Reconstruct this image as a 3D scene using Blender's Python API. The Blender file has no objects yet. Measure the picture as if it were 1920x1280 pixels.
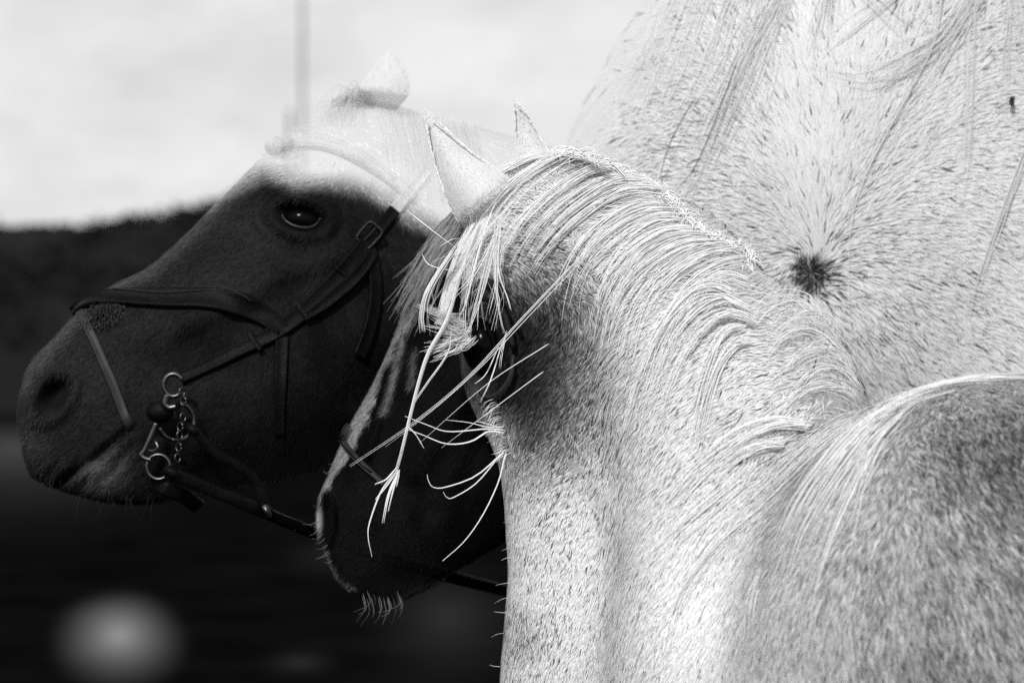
import bpy, math
import numpy as np
from mathutils import Vector
from mathutils.bvhtree import BVHTree

rng = np.random.default_rng(11)
R = math.radians
scene = bpy.context.scene

# ------------------------------------------------------------------ camera
CAM_Z, LENS, SENSOR = 1.5, 100.0, 36.0
cam_data = bpy.data.cameras.new('camera')
cam_data.lens, cam_data.sensor_width = LENS, SENSOR
cam_data.clip_start, cam_data.clip_end = 0.1, 2000
cam_data.dof.use_dof = True
cam_data.dof.focus_distance = 3.86
cam_data.dof.aperture_fstop = 4.0
cam = bpy.data.objects.new('camera', cam_data)
cam.location = (0, 0, CAM_Z)
cam.rotation_euler = (R(90), 0, 0)
scene.collection.objects.link(cam)
scene.camera = cam

# ------------------------------------------------------------------ sky, sun, exposure
SUN_EL, SUN_AZ = 33, -14          # azimuth measured from straight behind the camera, minus = to its left
world = bpy.data.worlds.new('World')
scene.world = world
world.use_nodes = True
wt = world.node_tree
wt.nodes.clear()
w_out = wt.nodes.new('ShaderNodeOutputWorld')
w_bg = wt.nodes.new('ShaderNodeBackground')
w_bg.inputs['Strength'].default_value = 0.1
sky = wt.nodes.new('ShaderNodeTexSky')
sky.sky_type = 'NISHITA'
sky.sun_disc = False
sky.sun_elevation = R(SUN_EL)
sky.sun_rotation = R(180 - SUN_AZ)
bw = wt.nodes.new('ShaderNodeRGBToBW')
tc = wt.nodes.new('ShaderNodeTexCoord')
mp = wt.nodes.new('ShaderNodeMapping')
mp.inputs['Scale'].default_value = (7, 7, 16)
cn = wt.nodes.new('ShaderNodeTexNoise')
cn.inputs['Scale'].default_value = 1.6
cn.inputs['Detail'].default_value = 5
cn.inputs['Roughness'].default_value = 0.66
cr = wt.nodes.new('ShaderNodeMapRange')
cr.inputs['From Min'].default_value = 0.32
cr.inputs['From Max'].default_value = 0.68
cr.inputs['To Min'].default_value = 6.9
cr.inputs['To Max'].default_value = 9.3
mixs = wt.nodes.new('ShaderNodeMix')
mixs.data_type = 'FLOAT'
mixs.inputs[0].default_value = 0.9
wt.links.new(sky.outputs[0], bw.inputs[0])
wt.links.new(tc.outputs['Generated'], mp.inputs['Vector'])
wt.links.new(mp.outputs[0], cn.inputs['Vector'])
wt.links.new(cn.outputs['Fac'], cr.inputs['Value'])
wt.links.new(bw.outputs[0], mixs.inputs[2])
wt.links.new(cr.outputs[0], mixs.inputs[3])
wt.links.new(mixs.outputs[0], w_bg.inputs['Color'])
wt.links.new(w_bg.outputs[0], w_out.inputs[0])

sun_data = bpy.data.lights.new('sun', 'SUN')
sun_data.energy = 2.9
sun_data.angle = R(4)
sun_data.color = (1, 1, 1)
sun = bpy.data.objects.new('sun', sun_data)
scene.collection.objects.link(sun)
to_sun = Vector((math.sin(R(SUN_AZ)) * math.cos(R(SUN_EL)), -math.cos(R(SUN_AZ)) * math.cos(R(SUN_EL)), math.sin(R(SUN_EL))))
sun.rotation_euler = to_sun.to_track_quat('Z', 'Y').to_euler()

scene.render.engine = 'CYCLES'
scene.cycles.use_denoising = False
scene.cycles.max_bounces = 5
scene.cycles.transparent_max_bounces = 24
scene.view_settings.view_transform = 'Standard'
scene.view_settings.look = 'None'
scene.view_settings.exposure = 0.0
scene.view_settings.gamma = 1.0

# ------------------------------------------------------------------ helpers
K = SENSOR / LENS / 1920.0


def at(px, py, d):
    return np.array([(px - 960) * K * d, d, CAM_Z - (py - 640) * K * d])


def proj(P):
    d = np.maximum(P[:, 1], 0.05)
    return 960 + P[:, 0] / (K * d), 640 - (P[:, 2] - CAM_Z) / (K * d)


def unit(a):
    return a / np.maximum(np.linalg.norm(a, axis=-1, keepdims=True), 1e-9)


def make_mesh(name, V, faces, tone=None, smooth=True, alpha=None):
    """faces: list of int arrays (n,3) / (n,4)"""
    me = bpy.data.meshes.new(name)
    V = np.asarray(V, np.float32)
    me.vertices.add(len(V))
    me.vertices.foreach_set('co', V.ravel())
    faces = [np.asarray(f, np.int32) for f in faces if len(f)]
    loops = np.concatenate([f.ravel() for f in faces])
    sizes = np.concatenate([np.full(len(f), f.shape[1], np.int32) for f in faces])
    starts = np.concatenate([[0], np.cumsum(sizes)[:-1]]).astype(np.int32)
    me.loops.add(len(loops))
    me.loops.foreach_set('vertex_index', loops)
    me.polygons.add(len(sizes))
    me.polygons.foreach_set('loop_start', starts)
    me.update(calc_edges=True)
    if smooth:
        me.polygons.foreach_set('use_smooth', np.ones(len(sizes), bool))
    if tone is not None:
        a = me.attributes.new('tone', 'FLOAT', 'POINT')
        a.data.foreach_set('value', np.asarray(tone, np.float32))
    if alpha is not None:
        a = me.attributes.new('alpha', 'FLOAT', 'POINT')
        a.data.foreach_set('value', np.asarray(alpha, np.float32))
    me.validate()
    return me


def link(name, me, mat, parent=None, **props):
    o = bpy.data.objects.new(name, me)
    scene.collection.objects.link(o)
    if me is not None and mat is not None:
        me.materials.append(mat)
    if parent is not None:
        o.parent = parent
        o.matrix_parent_inverse = parent.matrix_world.inverted()
    for k, v in props.items():
        o[k] = v
    return o


def thing(name, loc, label, category, group=None):
    o = bpy.data.objects.new(name, None)
    o.location = loc
    o.empty_display_size = 0.1
    scene.collection.objects.link(o)
    bpy.context.view_layer.update()
    o['label'], o['category'] = label, category
    if group:
        o['group'] = group
    return o


def material(name, tone=None, rough=0.6, spec=0.2, metal=0.0, noise=None, bump=None, sheen=0.0, alpha=None):
    """tone None = read the coat colour from the mesh; noise=(scale, amount); bump=(scale, strength)"""
    m = bpy.data.materials.new(name)
    m.use_nodes = True
    nt = m.node_tree
    b = nt.nodes['Principled BSDF']
    b.inputs['Roughness'].default_value = rough
    b.inputs['Specular IOR Level'].default_value = spec
    b.inputs['Metallic'].default_value = metal
    b.inputs['Sheen Weight'].default_value = sheen
    if alpha == 'attribute':
        av = nt.nodes.new('ShaderNodeAttribute')
        av.attribute_name = 'alpha'
        nt.links.new(av.outputs['Fac'], b.inputs['Alpha'])
    elif alpha is not None:
        b.inputs['Alpha'].default_value = alpha
    if tone is None:
        src = nt.nodes.new('ShaderNodeAttribute')
        src.attribute_name = 'tone'
        val = src.outputs['Fac']
    else:
        src = nt.nodes.new('ShaderNodeValue')
        src.outputs[0].default_value = tone
        val = src.outputs[0]
    if noise or bump:
        co = nt.nodes.new('ShaderNodeTexCoord')
    if noise:
        n = nt.nodes.new('ShaderNodeTexNoise')
        n.inputs['Scale'].default_value = noise[0]
        n.inputs['Detail'].default_value = 6
        nt.links.new(co.outputs['Object'], n.inputs['Vector'])
        r = nt.nodes.new('ShaderNodeMapRange')
        r.inputs['From Min'].default_value = 0.3
        r.inputs['From Max'].default_value = 0.7
        r.inputs['To Min'].default_value = 1 - noise[1]
        r.inputs['To Max'].default_value = 1 + noise[1]
        nt.links.new(n.outputs['Fac'], r.inputs['Value'])
        mu = nt.nodes.new('ShaderNodeMath')
        mu.operation = 'MULTIPLY'
        nt.links.new(val, mu.inputs[0])
        nt.links.new(r.outputs[0], mu.inputs[1])
        val = mu.outputs[0]
    nt.links.new(val, b.inputs['Base Color'])
    if bump:
        n2 = nt.nodes.new('ShaderNodeTexNoise')
        n2.inputs['Scale'].default_value = bump[0]
        n2.inputs['Detail'].default_value = 4
        nt.links.new(co.outputs['Object'], n2.inputs['Vector'])
        bp = nt.nodes.new('ShaderNodeBump')
        bp.inputs['Strength'].default_value = bump[1]
        bp.inputs['Distance'].default_value = 0.004
        nt.links.new(n2.outputs['Fac'], bp.inputs['Height'])
        nt.links.new(bp.outputs[0], b.inputs['Normal'])
    return m


def catmull(P, n):
    P = np.asarray(P, float)
    m = len(P)
    if m == 2:
        t = np.linspace(0, 1, n)[:, None]
        return P[0] * (1 - t) + P[1] * t
    Q = np.vstack([2 * P[0] - P[1], P, 2 * P[-1] - P[-2]])
    t = np.linspace(0, m - 1 - 1e-9, n)
    i = np.floor(t).astype(int)
    f = (t - i)[:, None]
    p0, p1, p2, p3 = Q[i], Q[i + 1], Q[i + 2], Q[i + 3]
    return 0.5 * (2 * p1 + (p2 - p0) * f + (2 * p0 - 5 * p1 + 4 * p2 - p3) * f ** 2 + (3 * p1 - p0 - 3 * p2 + p3) * f ** 3)


def vnoise(x, y, seed):
    """smooth 2-d value noise, about 0..1"""
    g = np.random.default_rng(seed).random((64, 64))
    xi, yi = np.floor(x).astype(int), np.floor(y).astype(int)
    fx, fy = x - xi, y - yi
    fx, fy = fx * fx * (3 - 2 * fx), fy * fy * (3 - 2 * fy)
    a, b = g[xi % 64, yi % 64], g[(xi + 1) % 64, yi % 64]
    c, d = g[xi % 64, (yi + 1) % 64], g[(xi + 1) % 64, (yi + 1) % 64]
    return (a * (1 - fx) + b * fx) * (1 - fy) + (c * (1 - fx) + d * fx) * fy


def lerp_blob(t, px, py, cx, cy, rx, ry, val, amt=1.0, rot=0.0, hard=2.0):
    c, s = math.cos(R(rot)), math.sin(R(rot))
    dx, dy = px - cx, py - cy
    u, v = (dx * c + dy * s) / rx, (-dx * s + dy * c) / ry
    w = amt * np.exp(-((u * u + v * v) ** (hard / 2)))
    return t * (1 - w) + val * w


def seg_dist(px, py, pts):
    best = np.full(np.shape(px), 1e9)
    pts = np.asarray(pts, float)
    for a, b in zip(pts[:-1], pts[1:]):
        d = b - a
        t = np.clip(((px - a[0]) * d[0] + (py - a[1]) * d[1]) / (d @ d), 0, 1)
        best = np.minimum(best, np.hypot(px - a[0] - t * d[0], py - a[1] - t * d[1]))
    return best


# ---- implicit bodies
def ell(X, c, r, rot=None):
    q = X - np.asarray(c, np.float32)
    if rot is not None:
        q = q @ np.asarray(rot, np.float32)
    q = q / np.asarray(r, np.float32)
    k = np.sqrt((q * q).sum(-1))
    return (k - 1) * min(r)


def cone(X, a, b, ra, rb):
    a, b = np.asarray(a, np.float32), np.asarray(b, np.float32)
    d = b - a
    t = np.clip(((X - a) @ d) / (d @ d), 0, 1)
    q = X - a - t[..., None] * d
    return np.sqrt((q * q).sum(-1)) - (ra + (rb - ra) * t)


def smin(a, b, k):
    h = np.clip(0.5 + 0.5 * (b - a) / k, 0, 1)
    return b * (1 - h) + a * h - k * h * (1 - h)


def surface_nets(F, lo, hi, h):
    n = [int(round((hi[i] - lo[i]) / h)) + 1 for i in range(3)]
    ax = [(lo[i] + h * np.arange(n[i])).astype(np.float32) for i in range(3)]
    X = np.stack(np.meshgrid(*ax, indexing='ij'), -1)
    f = F(X)
    del X
    s = f < 0
    m = [k - 1 for k in n]
    cnt = np.zeros(m, np.float32)
    acc = np.zeros(m + [3], np.float32)
    corners = [(i, j, k) for i in (0, 1) for j in (0, 1) for k in (0, 1)]

    def sub(A, c):
        return A[c[0]:c[0] + m[0], c[1]:c[1] + m[1], c[2]:c[2] + m[2]]
    for c in corners:
        for axis in range(3):
            if c[axis]:
                continue
            e = list(c)
            e[axis] = 1
            fa, fb = sub(f, c), sub(f, e)
            cross = (fa < 0) != (fb < 0)
            t = np.where(cross, fa / np.where(cross, fa - fb, 1), 0)
            cnt += cross
            for q in range(3):
                acc[..., q] += np.where(cross, c[q] + (t if q == axis else 0), 0)
    act = cnt > 0
    idx = np.full(m, -1, np.int64)
    idx[act] = np.arange(act.sum())
    cell = np.argwhere(act)
    V = (cell + acc[act] / cnt[act][:, None]) * h + np.asarray(lo)
    faces = []
    for axis in range(3):
        o1, o2 = [(1, 2), (2, 0), (0, 1)][axis]
        sl_a = [slice(0, n[i] - 1) if i == axis else slice(1, n[i] - 1) for i in range(3)]
        sl_b = list(sl_a)
        sl_b[axis] = slice(1, n[axis])
        a, b = s[tuple(sl_a)], s[tuple(sl_b)]
        for flip, mask in ((False, a & ~b), (True, ~a & b)):
            p = np.argwhere(mask)
            if not len(p):
                continue
            p[:, [i for i in range(3) if i != axis]] += 1

            def cellid(d1, d2):
                q = p.copy()
                q[:, o1] -= d1
                q[:, o2] -= d2
                return idx[q[:, 0], q[:, 1], q[:, 2]]
            quad = np.stack([cellid(1, 1), cellid(0, 1), cellid(0, 0), cellid(1, 0)], 1)
            if flip:
                quad = quad[:, ::-1]
            faces.append(quad)
    return V, np.vstack(faces)


def relax(V, Q, it=2, lam=0.5):
    for _ in range(it):
        acc = np.zeros_like(V)
        cnt = np.zeros(len(V))
        for i in range(4):
            a, b = Q[:, i], Q[:, (i + 1) % 4]
            np.add.at(acc, a, V[b]); np.add.at(acc, b, V[a])
            np.add.at(cnt, a, 1); np.add.at(cnt, b, 1)
        V = V * (1 - lam) + lam * acc / np.maximum(cnt, 1)[:, None]
    return V


def loft(sections, n_along, n_around, power=2.3, skew=0.0):
    """sections: (ux, uy, lx, ly, depth, half_width); returns verts, quads, side(-1 near .. 1 far), top(-1..1)"""
    S = catmull(np.array(sections, float), n_along)
    th = np.linspace(0, 2 * math.pi, n_around, endpoint=False)
    c, s = np.cos(th), np.sin(th)
    cc = np.sign(c) * np.abs(c) ** (2 / power)
    ss = np.sign(s) * np.abs(s) ** (2 / power)
    V = []
    for ux, uy, lx, ly, d, w in S:
        U, L = at(ux, uy, d), at(lx, ly, d)
        C, a = (U + L) / 2, (U - L) / 2
        ww = w * (1 - skew * cc)
        V.append(C + a * cc[:, None] + np.array([0, 1, 0]) * (ww * ss)[:, None])
    V = np.vstack(V)
    i, j = np.meshgrid(np.arange(n_along - 1), np.arange(n_around), indexing='ij')
    j2 = (j + 1) % n_around
    Q = np.stack([i * n_around + j, (i + 1) * n_around + j, (i + 1) * n_around + j2, i * n_around + j2], -1).reshape(-1, 4)
    # close both ends with a centre vertex
    n0 = len(V)
    V = np.vstack([V, V[:n_around].mean(0), V[-n_around:].mean(0)])
    k = np.arange(n_around)
    T = np.vstack([np.stack([np.full(n_around, n0), k, (k + 1) % n_around], 1),
                   np.stack([np.full(n_around, n0 + 1), n0 - n_around + (k + 1) % n_around, n0 - n_around + k], 1)])
    side = np.concatenate([np.tile(ss, n_along), [0, 0]])
    top = np.concatenate([np.tile(cc, n_along), [0, 0]])
    return V, Q, T, side, top


def tris_of(Q, T=None):
    t = [Q[:, [0, 1, 2]], Q[:, [0, 2, 3]]]
    if T is not None and len(T):
        t.append(T)
    return np.vstack(t)


def sample_surface(V, tri, n, region, back=0.3):
    """n random points on the part of the surface that lies in region (image px box) and does not face away"""
    a, b, c = V[tri[:, 0]], V[tri[:, 1]], V[tri[:, 2]]
    cr_ = np.cross(b - a, c - a)
    area = np.linalg.norm(cr_, axis=1)
    nn = cr_ / np.maximum(area, 1e-12)[:, None]
    mid = (a + b + c) / 3
    view = unit(mid - np.array([0, 0, CAM_Z]))
    if (area * (nn * (mid - V.mean(0))).sum(1)).sum() < 0:
        nn = -nn
    px, py = proj(mid)
    ok = ((nn * view).sum(1) < back) & (px > region[0]) & (px < region[2]) & (py > region[1]) & (py < region[3])
    w = area * ok
    k = rng.choice(len(tri), n, p=w / w.sum())
    # smooth normals
    vn = np.zeros_like(V)
    for i in range(3):
        np.add.at(vn, tri[:, i], nn * area[:, None])
    vn = unit(vn)
    r1, r2 = np.sqrt(rng.random(n)), rng.random(n)
    w0, w1, w2 = 1 - r1, r1 * (1 - r2), r1 * r2
    t = tri[k]
    P = V[t[:, 0]] * w0[:, None] + V[t[:, 1]] * w1[:, None] + V[t[:, 2]] * w2[:, None]
    N = unit(vn[t[:, 0]] * w0[:, None] + vn[t[:, 1]] * w1[:, None] + vn[t[:, 2]] * w2[:, None])
    return P, N


def coat_mesh(name, P, N, D, length, width, lift, tone):
    """short flat tapering hairs lying along the skin"""
    n = len(P)
    D = unit(D - (D * N).sum(1)[:, None] * N)
    B = unit(np.cross(N, D))
    l, w, h = length[:, None], width[:, None], (lift * length)[:, None]
    side_curl = rng.normal(0, 0.12, n)[:, None] * l * B
    p0 = P - N * 0.002
    p1 = P + D * l * 0.5 + N * h * 0.6
    p2 = P + D * l + N * h + side_curl
    V = np.stack([p0 - B * w * 0.5, p0 + B * w * 0.5, p1 - B * w * 0.42 + side_curl * 0.25, p1 + B * w * 0.42 + side_curl * 0.25, p2], 1).reshape(-1, 3)
    k = np.arange(n)[:, None] * 5
    Q = k + np.array([[0, 1, 3, 2]])
    T = k + np.array([[2, 3, 4]])
    return make_mesh(name, V, [Q, T], np.repeat(tone, 5))


def strand_mesh(name, lines, radii, tones, seg=14, taper=0.25, root=0.08):
    """long hairs as three-sided tapering tubes; lines = list of (k,3) control polylines"""
    V, T4, tn = [], [], []
    base = 0
    f = np.linspace(0, 1, seg)
    prof = np.where(f < root, 0.25 + 0.75 * f / root, 1.0) * (1 - (1 - taper) * f ** 1.6)
    ang = np.array([0, 2.094, 4.189])
    for L, r, t in zip(lines, radii, tones):
        C = catmull(L, seg)
        tg = unit(np.gradient(C, axis=0))
        ref = np.array([0.25, -0.93, 0.27])
        a = unit(np.cross(tg, ref))
        b = np.cross(tg, a)
        ring = C[:, None, :] + (a[:, None, :] * np.cos(ang)[None, :, None] + b[:, None, :] * np.sin(ang)[None, :, None]) * (r * prof)[:, None, None]
        V.append(ring.reshape(-1, 3))
        i, j = np.meshgrid(np.arange(seg - 1), np.arange(3), indexing='ij')
        q = np.stack([i * 3 + j, i * 3 + (j + 1) % 3, (i + 1) * 3 + (j + 1) % 3, (i + 1) * 3 + j], -1).reshape(-1, 4)
        T4.append(q + base)
        base += seg * 3
        tn.append(np.full(seg * 3, t))
    return make_mesh(name, np.vstack(V), [np.vstack(T4)], np.concatenate(tn))


def ear_coat(shells, count, tone, tilt):
    Ps, Ns, Ds = [], [], []
    for V, Q in shells:
        n_ = len(V) // 2
        half = Q[:len(Q) // 2]
        P, N = sample_surface(V, tris_of(half), count, (-500, -500, 2500, 2500), 2.0)
        N = np.where((N[:, 1] > 0)[:, None], -N, N)
        Ps.append(P); Ns.append(N)
        base, tip = V[:17].mean(0), V[n_ - 17:n_].mean(0)
        Ds.append(np.broadcast_to(tip - base, P.shape))
    P, N, D = np.vstack(Ps), np.vstack(Ns), unit(np.vstack(Ds))
    n = len(P)
    D = D + rng.normal(0, 0.28, (n, 3)) + np.array(tilt)
    t = rng.uniform(0.88, 1.08, n) * tone
    t = np.where(rng.random(n) < 0.02, t * rng.uniform(0.6, 0.85, n), t)
    return coat_mesh('ear_hair', P, N, D, rng.uniform(0.006, 0.011, n), rng.uniform(0.0008, 0.0014, n), rng.uniform(0.01, 0.04, n), t)


def flow(px, py, ctrl):
    """blend of hair directions given at control points: (x, y, dx, dy), image axes"""
    c = np.asarray(ctrl, float)
    d2 = (px[:, None] - c[:, 0]) ** 2 + (py[:, None] - c[:, 1]) ** 2 + 900
    w = d2 ** -1.6
    dx, dy = (w * c[:, 2]).sum(1), (w * c[:, 3]).sum(1)
    m = np.hypot(dx, dy)
    return dx / m, dy / m


def world_dir(dx, dy):
    return np.stack([dx, np.zeros_like(dx), -dy], 1)


class Skin:
    """drapes lines on a finished body"""

    def __init__(self, V, tri):
        self.t = BVHTree.FromPolygons([tuple(v) for v in V.tolist()], tri.tolist())
        self.o = Vector((0, 0, CAM_Z))

    def hit(self, px, py, fallback):
        d = Vector(at(px, py, 1.0) - np.array([0, 0, CAM_Z])).normalized()
        loc, nor, _, _ = self.t.ray_cast(self.o, d)
        if loc is None:
            return at(px, py, fallback), None
        nor = np.array(nor)
        if nor @ np.array(d) > 0:
            nor = -nor
        return np.array(loc), nor

    def drape(self, pts, lift, fallback):
        """pixel polyline -> 3-d polyline lying just above the body; runs on at the last depth off its edge"""
        out = []
        depth = fallback
        for x, y in pts:
            p, nrm = self.hit(x, y, depth)
            if nrm is not None:
                depth = p[1]
                p = p + nrm * lift
            else:
                p = p - np.array([0, lift, 0])
            out.append(p)
        return np.array(out)


def tube(name, C, r, mat, parent, n=40, k=10, closed=False, tone=None):
    C = np.asarray(C, float)
    C = catmull(np.vstack([C, C[:1]]) if closed else C, n)
    tg = unit(np.gradient(C, axis=0))
    a = unit(np.cross(tg, np.array([0.1, -0.97, 0.2])))
    b = np.cross(tg, a)
    ang = np.linspace(0, 2 * math.pi, k, endpoint=False)
    rr = np.broadcast_to(np.asarray(r, float), (n,))
    V = (C[:, None] + (a[:, None] * np.cos(ang)[None, :, None] + b[:, None] * np.sin(ang)[None, :, None]) * rr[:, None, None]).reshape(-1, 3)
    i, j = np.meshgrid(np.arange(n - 1), np.arange(k), indexing='ij')
    Q = np.stack([i * k + j, i * k + (j + 1) % k, (i + 1) * k + (j + 1) % k, (i + 1) * k + j], -1).reshape(-1, 4)
    caps = [np.arange(k)[None, ::-1], (np.arange(k) + (n - 1) * k)[None]]
    return link(name, make_mesh(name, V, [Q] + caps), mat, parent)


def ring_arc(cx, cy, d, rx, ry, a0, a1, n=24, tilt=0.0):
    t = np.linspace(R(a0), R(a1), n)
    return np.array([at(cx + rx * math.cos(q), cy + ry * math.sin(q), d + tilt * math.cos(q)) for q in t])


def strap(name, skin, pts, width_px, mat, parent, lift=0.002, thick=0.004, fallback=4.2, n=44):
    """leather strap with a real rounded section, lying on the body"""
    line = catmull(np.array(pts, float), n)
    C, N = [], []
    depth, nl = fallback, np.array([0, -1.0, 0])
    for x, y in line:
        p, nr = skin.hit(x, y, depth)
        if nr is not None:
            depth, nl = p[1], nr
        C.append(p)
        N.append(nl)
    C, N = np.array(C), unit(np.array(N))
    for _ in range(8):                       # a strap is stiffer than the skin under it
        C[1:-1] = 0.5 * C[1:-1] + 0.25 * (C[:-2] + C[2:])
        N[1:-1] = unit(0.5 * N[1:-1] + 0.25 * (N[:-2] + N[2:]))
    tg = unit(np.gradient(C, axis=0))
    N = unit(N - (N * tg).sum(1)[:, None] * tg)
    B = np.cross(tg, N)
    w = np.broadcast_to(np.asarray(width_px, float), (n,)) if np.ndim(width_px) == 0 else np.interp(np.linspace(0, 1, n), np.linspace(0, 1, len(width_px)), width_px)
    hw = (w * K * C[:, 1] / 2)[:, None]
    prof = [(-1, 0), (-0.97, 0.6), (-0.8, 1), (-0.66, 0.82), (0.66, 0.82), (0.8, 1), (0.97, 0.6), (1, 0)]   # raised edges
    V = np.stack([C + B * hw * u + N * (lift + thick * v) for u, v in prof], 1)
    k = len(prof)
    V = V.reshape(-1, 3)
    i, j = np.meshgrid(np.arange(n - 1), np.arange(k), indexing='ij')
    Q = np.stack([i * k + j, i * k + (j + 1) % k, (i + 1) * k + (j + 1) % k, (i + 1) * k + j], -1).reshape(-1, 4)
    caps = [np.arange(k)[None, ::-1], (np.arange(k) + (n - 1) * k)[None]]
    return link(name, make_mesh(name, V, [Q] + caps), mat, parent)


def ear_mesh(Ledge, Redge, d0, d1, bulge, n=26, m=17):
    """cupped ear between two traced edges; returns verts, quads (outer shell + inner shell, closed rim)"""
    Lc, Rc = catmull(np.array(Ledge, float), n), catmull(np.array(Redge, float), n)
    v = np.linspace(-1, 1, m)
    shells = []
    for sgn, th in ((1, 0.0), (0.55, 0.006)):
        rows = []
        for i in range(n):
            dep = d0 + (d1 - d0) * i / (n - 1) + 0.09 * max(0.0, 1 - i / (0.22 * (n - 1)))
            a, b = at(*Lc[i], dep), at(*Rc[i], dep)
            w = np.linalg.norm(b - a)
            r = a + (b - a) * ((v + 1) / 2)[:, None]
            h = bulge * w * (1 - v * v) * sgn - th * (1 - v * v)
            r[:, 1] -= h
            rows.append(r)
        shells.append(np.vstack(rows))
    V = np.vstack(shells)
    i, j = np.meshgrid(np.arange(n - 1), np.arange(m - 1), indexing='ij')
    Q = np.stack([i * m + j, i * m + j + 1, (i + 1) * m + j + 1, (i + 1) * m + j], -1).reshape(-1, 4)
    return V, np.vstack([Q, (Q + n * m)[:, ::-1]])


def ball(name, c, r, mat, parent, scale=(1, 1, 1), rotz=0.0, n=28):
    u, v = np.meshgrid(np.linspace(0, math.pi, n), np.linspace(0, 2 * math.pi, 2 * n, endpoint=False), indexing='ij')
    P = np.stack([np.sin(u) * np.cos(v), np.sin(u) * np.sin(v), np.cos(u)], -1).reshape(-1, 3) * np.array(scale) * r
    cz, sz = math.cos(rotz), math.sin(rotz)
    P = np.stack([P[:, 0] * cz - P[:, 2] * sz, P[:, 1], P[:, 0] * sz + P[:, 2] * cz], 1) + c
    k = 2 * n
    i, j = np.meshgrid(np.arange(n - 1), np.arange(k), indexing='ij')
    Q = np.stack([i * k + j, (i + 1) * k + j, (i + 1) * k + (j + 1) % k, i * k + (j + 1) % k], -1).reshape(-1, 4)
    return link(name, make_mesh(name, P, [Q]), mat, parent)


# ------------------------------------------------------------------ materials
M_coat = material('coat_hair', None, rough=0.62, spec=0.04)
M_skin = material('horse_skin', None, rough=0.75, spec=0.08, bump=(260, 0.35))
M_ghost_skin = material('see_through_skin', None, rough=0.75, spec=0.08, bump=(260, 0.35), alpha='attribute')
M_ghost_dark = material('see_through_dark_skin', None, rough=0.6, spec=0.03, bump=(220, 0.5), alpha='attribute')
M_ghost_hair = material('see_through_hair', None, rough=0.6, spec=0.05, alpha=0.28)
M_dark_skin = material('dark_horse_skin', None, rough=0.6, spec=0.03, bump=(220, 0.5))
M_mane = material('mane_hair', None, rough=0.5, spec=0.25)
M_eye = material('horse_eye', 0.002, rough=0.16, spec=0.06)
M_leather = material('black_leather', 0.003, rough=0.45, spec=0.07, noise=(60, 0.4), bump=(300, 0.3))
M_sky_washed_leather = material('sky_washed_leather', 0.80, rough=0.6, spec=0.1, noise=(40, 0.12), bump=(300, 0.3), alpha=0.3)  # black leather painted white where bright sky lies over it
M_fleece = material('grey_fleece', 0.06, rough=0.9, spec=0.05, noise=(90, 0.5), bump=(120, 1.0))
M_steel = material('bit_steel', 0.10, rough=0.35, metal=1.0, noise=(80, 0.3))
M_dark_steel = material('blackened_steel', 0.035, rough=0.45, metal=1.0, noise=(80, 0.3))
M_grey_leather = material('grey_leather', 0.02, rough=0.5, spec=0.2, noise=(60, 0.3))

# ------------------------------------------------------------------ ground
gm = bpy.data.materials.new('dark_soil')
gm.use_nodes = True
nt = gm.node_tree
gb = nt.nodes['Principled BSDF']
gb.inputs['Roughness'].default_value = 0.95
gb.inputs['Specular IOR Level'].default_value = 0.0
co = nt.nodes.new('ShaderNodeTexCoord')
gn = nt.nodes.new('ShaderNodeTexNoise')
gn.inputs['Scale'].default_value = 1.3
gn.inputs['Detail'].default_value = 6
nt.links.new(co.outputs['Object'], gn.inputs['Vector'])
gr = nt.nodes.new('ShaderNodeMapRange')
gr.inputs['From Min'].default_value = 0.35
gr.inputs['From Max'].default_value = 0.75
gr.inputs['To Min'].default_value = 0.002
gr.inputs['To Max'].default_value = 0.005
nt.links.new(gn.outputs['Fac'], gr.inputs['Value'])
prev = gr.outputs[0]
# soft glow and haze patches painted into the soil colour: (x, y, rx, ry, tone)
for sx, sy, rx, ry, tn_ in ((-2.03, 14.7, 0.39, 2.9, 0.24), (-7.0, 40, 2.4, 22, 0.05), (-0.35, 15.6, 0.6, 5, 0.022), (-1.0, 13.4, 0.25, 0.8, 0.02), (-1.3, 20.0, 0.5, 3.0, 0.012)):
    mpn = nt.nodes.new('ShaderNodeMapping')
    mpn.vector_type = 'TEXTURE'
    mpn.inputs['Location'].default_value = (sx, sy, 0)
    mpn.inputs['Rotation'].default_value = (0, 0, math.atan2(-sx, sy))
    mpn.inputs['Scale'].default_value = (rx, ry, 100)
    nt.links.new(co.outputs['Object'], mpn.inputs['Vector'])
    gd = nt.nodes.new('ShaderNodeTexGradient')
    gd.gradient_type = 'QUADRATIC_SPHERE'
    nt.links.new(mpn.outputs[0], gd.inputs['Vector'])
    mx = nt.nodes.new('ShaderNodeMix')
    mx.data_type = 'FLOAT'
    nt.links.new(gd.outputs['Fac'], mx.inputs[0])
    nt.links.new(prev, mx.inputs[2])
    mx.inputs[3].default_value = tn_
    prev = mx.outputs[0]
nt.links.new(prev, gb.inputs['Base Color'])
gx = np.concatenate([np.linspace(-900, -20, 14), np.linspace(-18, 18, 73), np.linspace(20, 900, 14)])
gy = np.concatenate([np.linspace(-200, -5, 6), np.linspace(-4, 40, 89), np.linspace(45, 1500, 18)])
GX, GY = np.meshgrid(gx, gy, indexing='ij')
GZ = 0.05 * (vnoise(GX * 0.7 + 40, GY * 0.7 + 40, 5) - 0.5) * (np.hypot(GX, GY) < 60)
i, j = np.meshgrid(np.arange(len(gx) - 1), np.arange(len(gy) - 1), indexing='ij')
ny = len(gy)
GQ = np.stack([i * ny + j, (i + 1) * ny + j, (i + 1) * ny + j + 1, i * ny + j + 1], -1).reshape(-1, 4)
link('ground', make_mesh('ground', np.stack([GX, GY, GZ], -1).reshape(-1, 3), [GQ]), gm, kind='structure')

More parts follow.
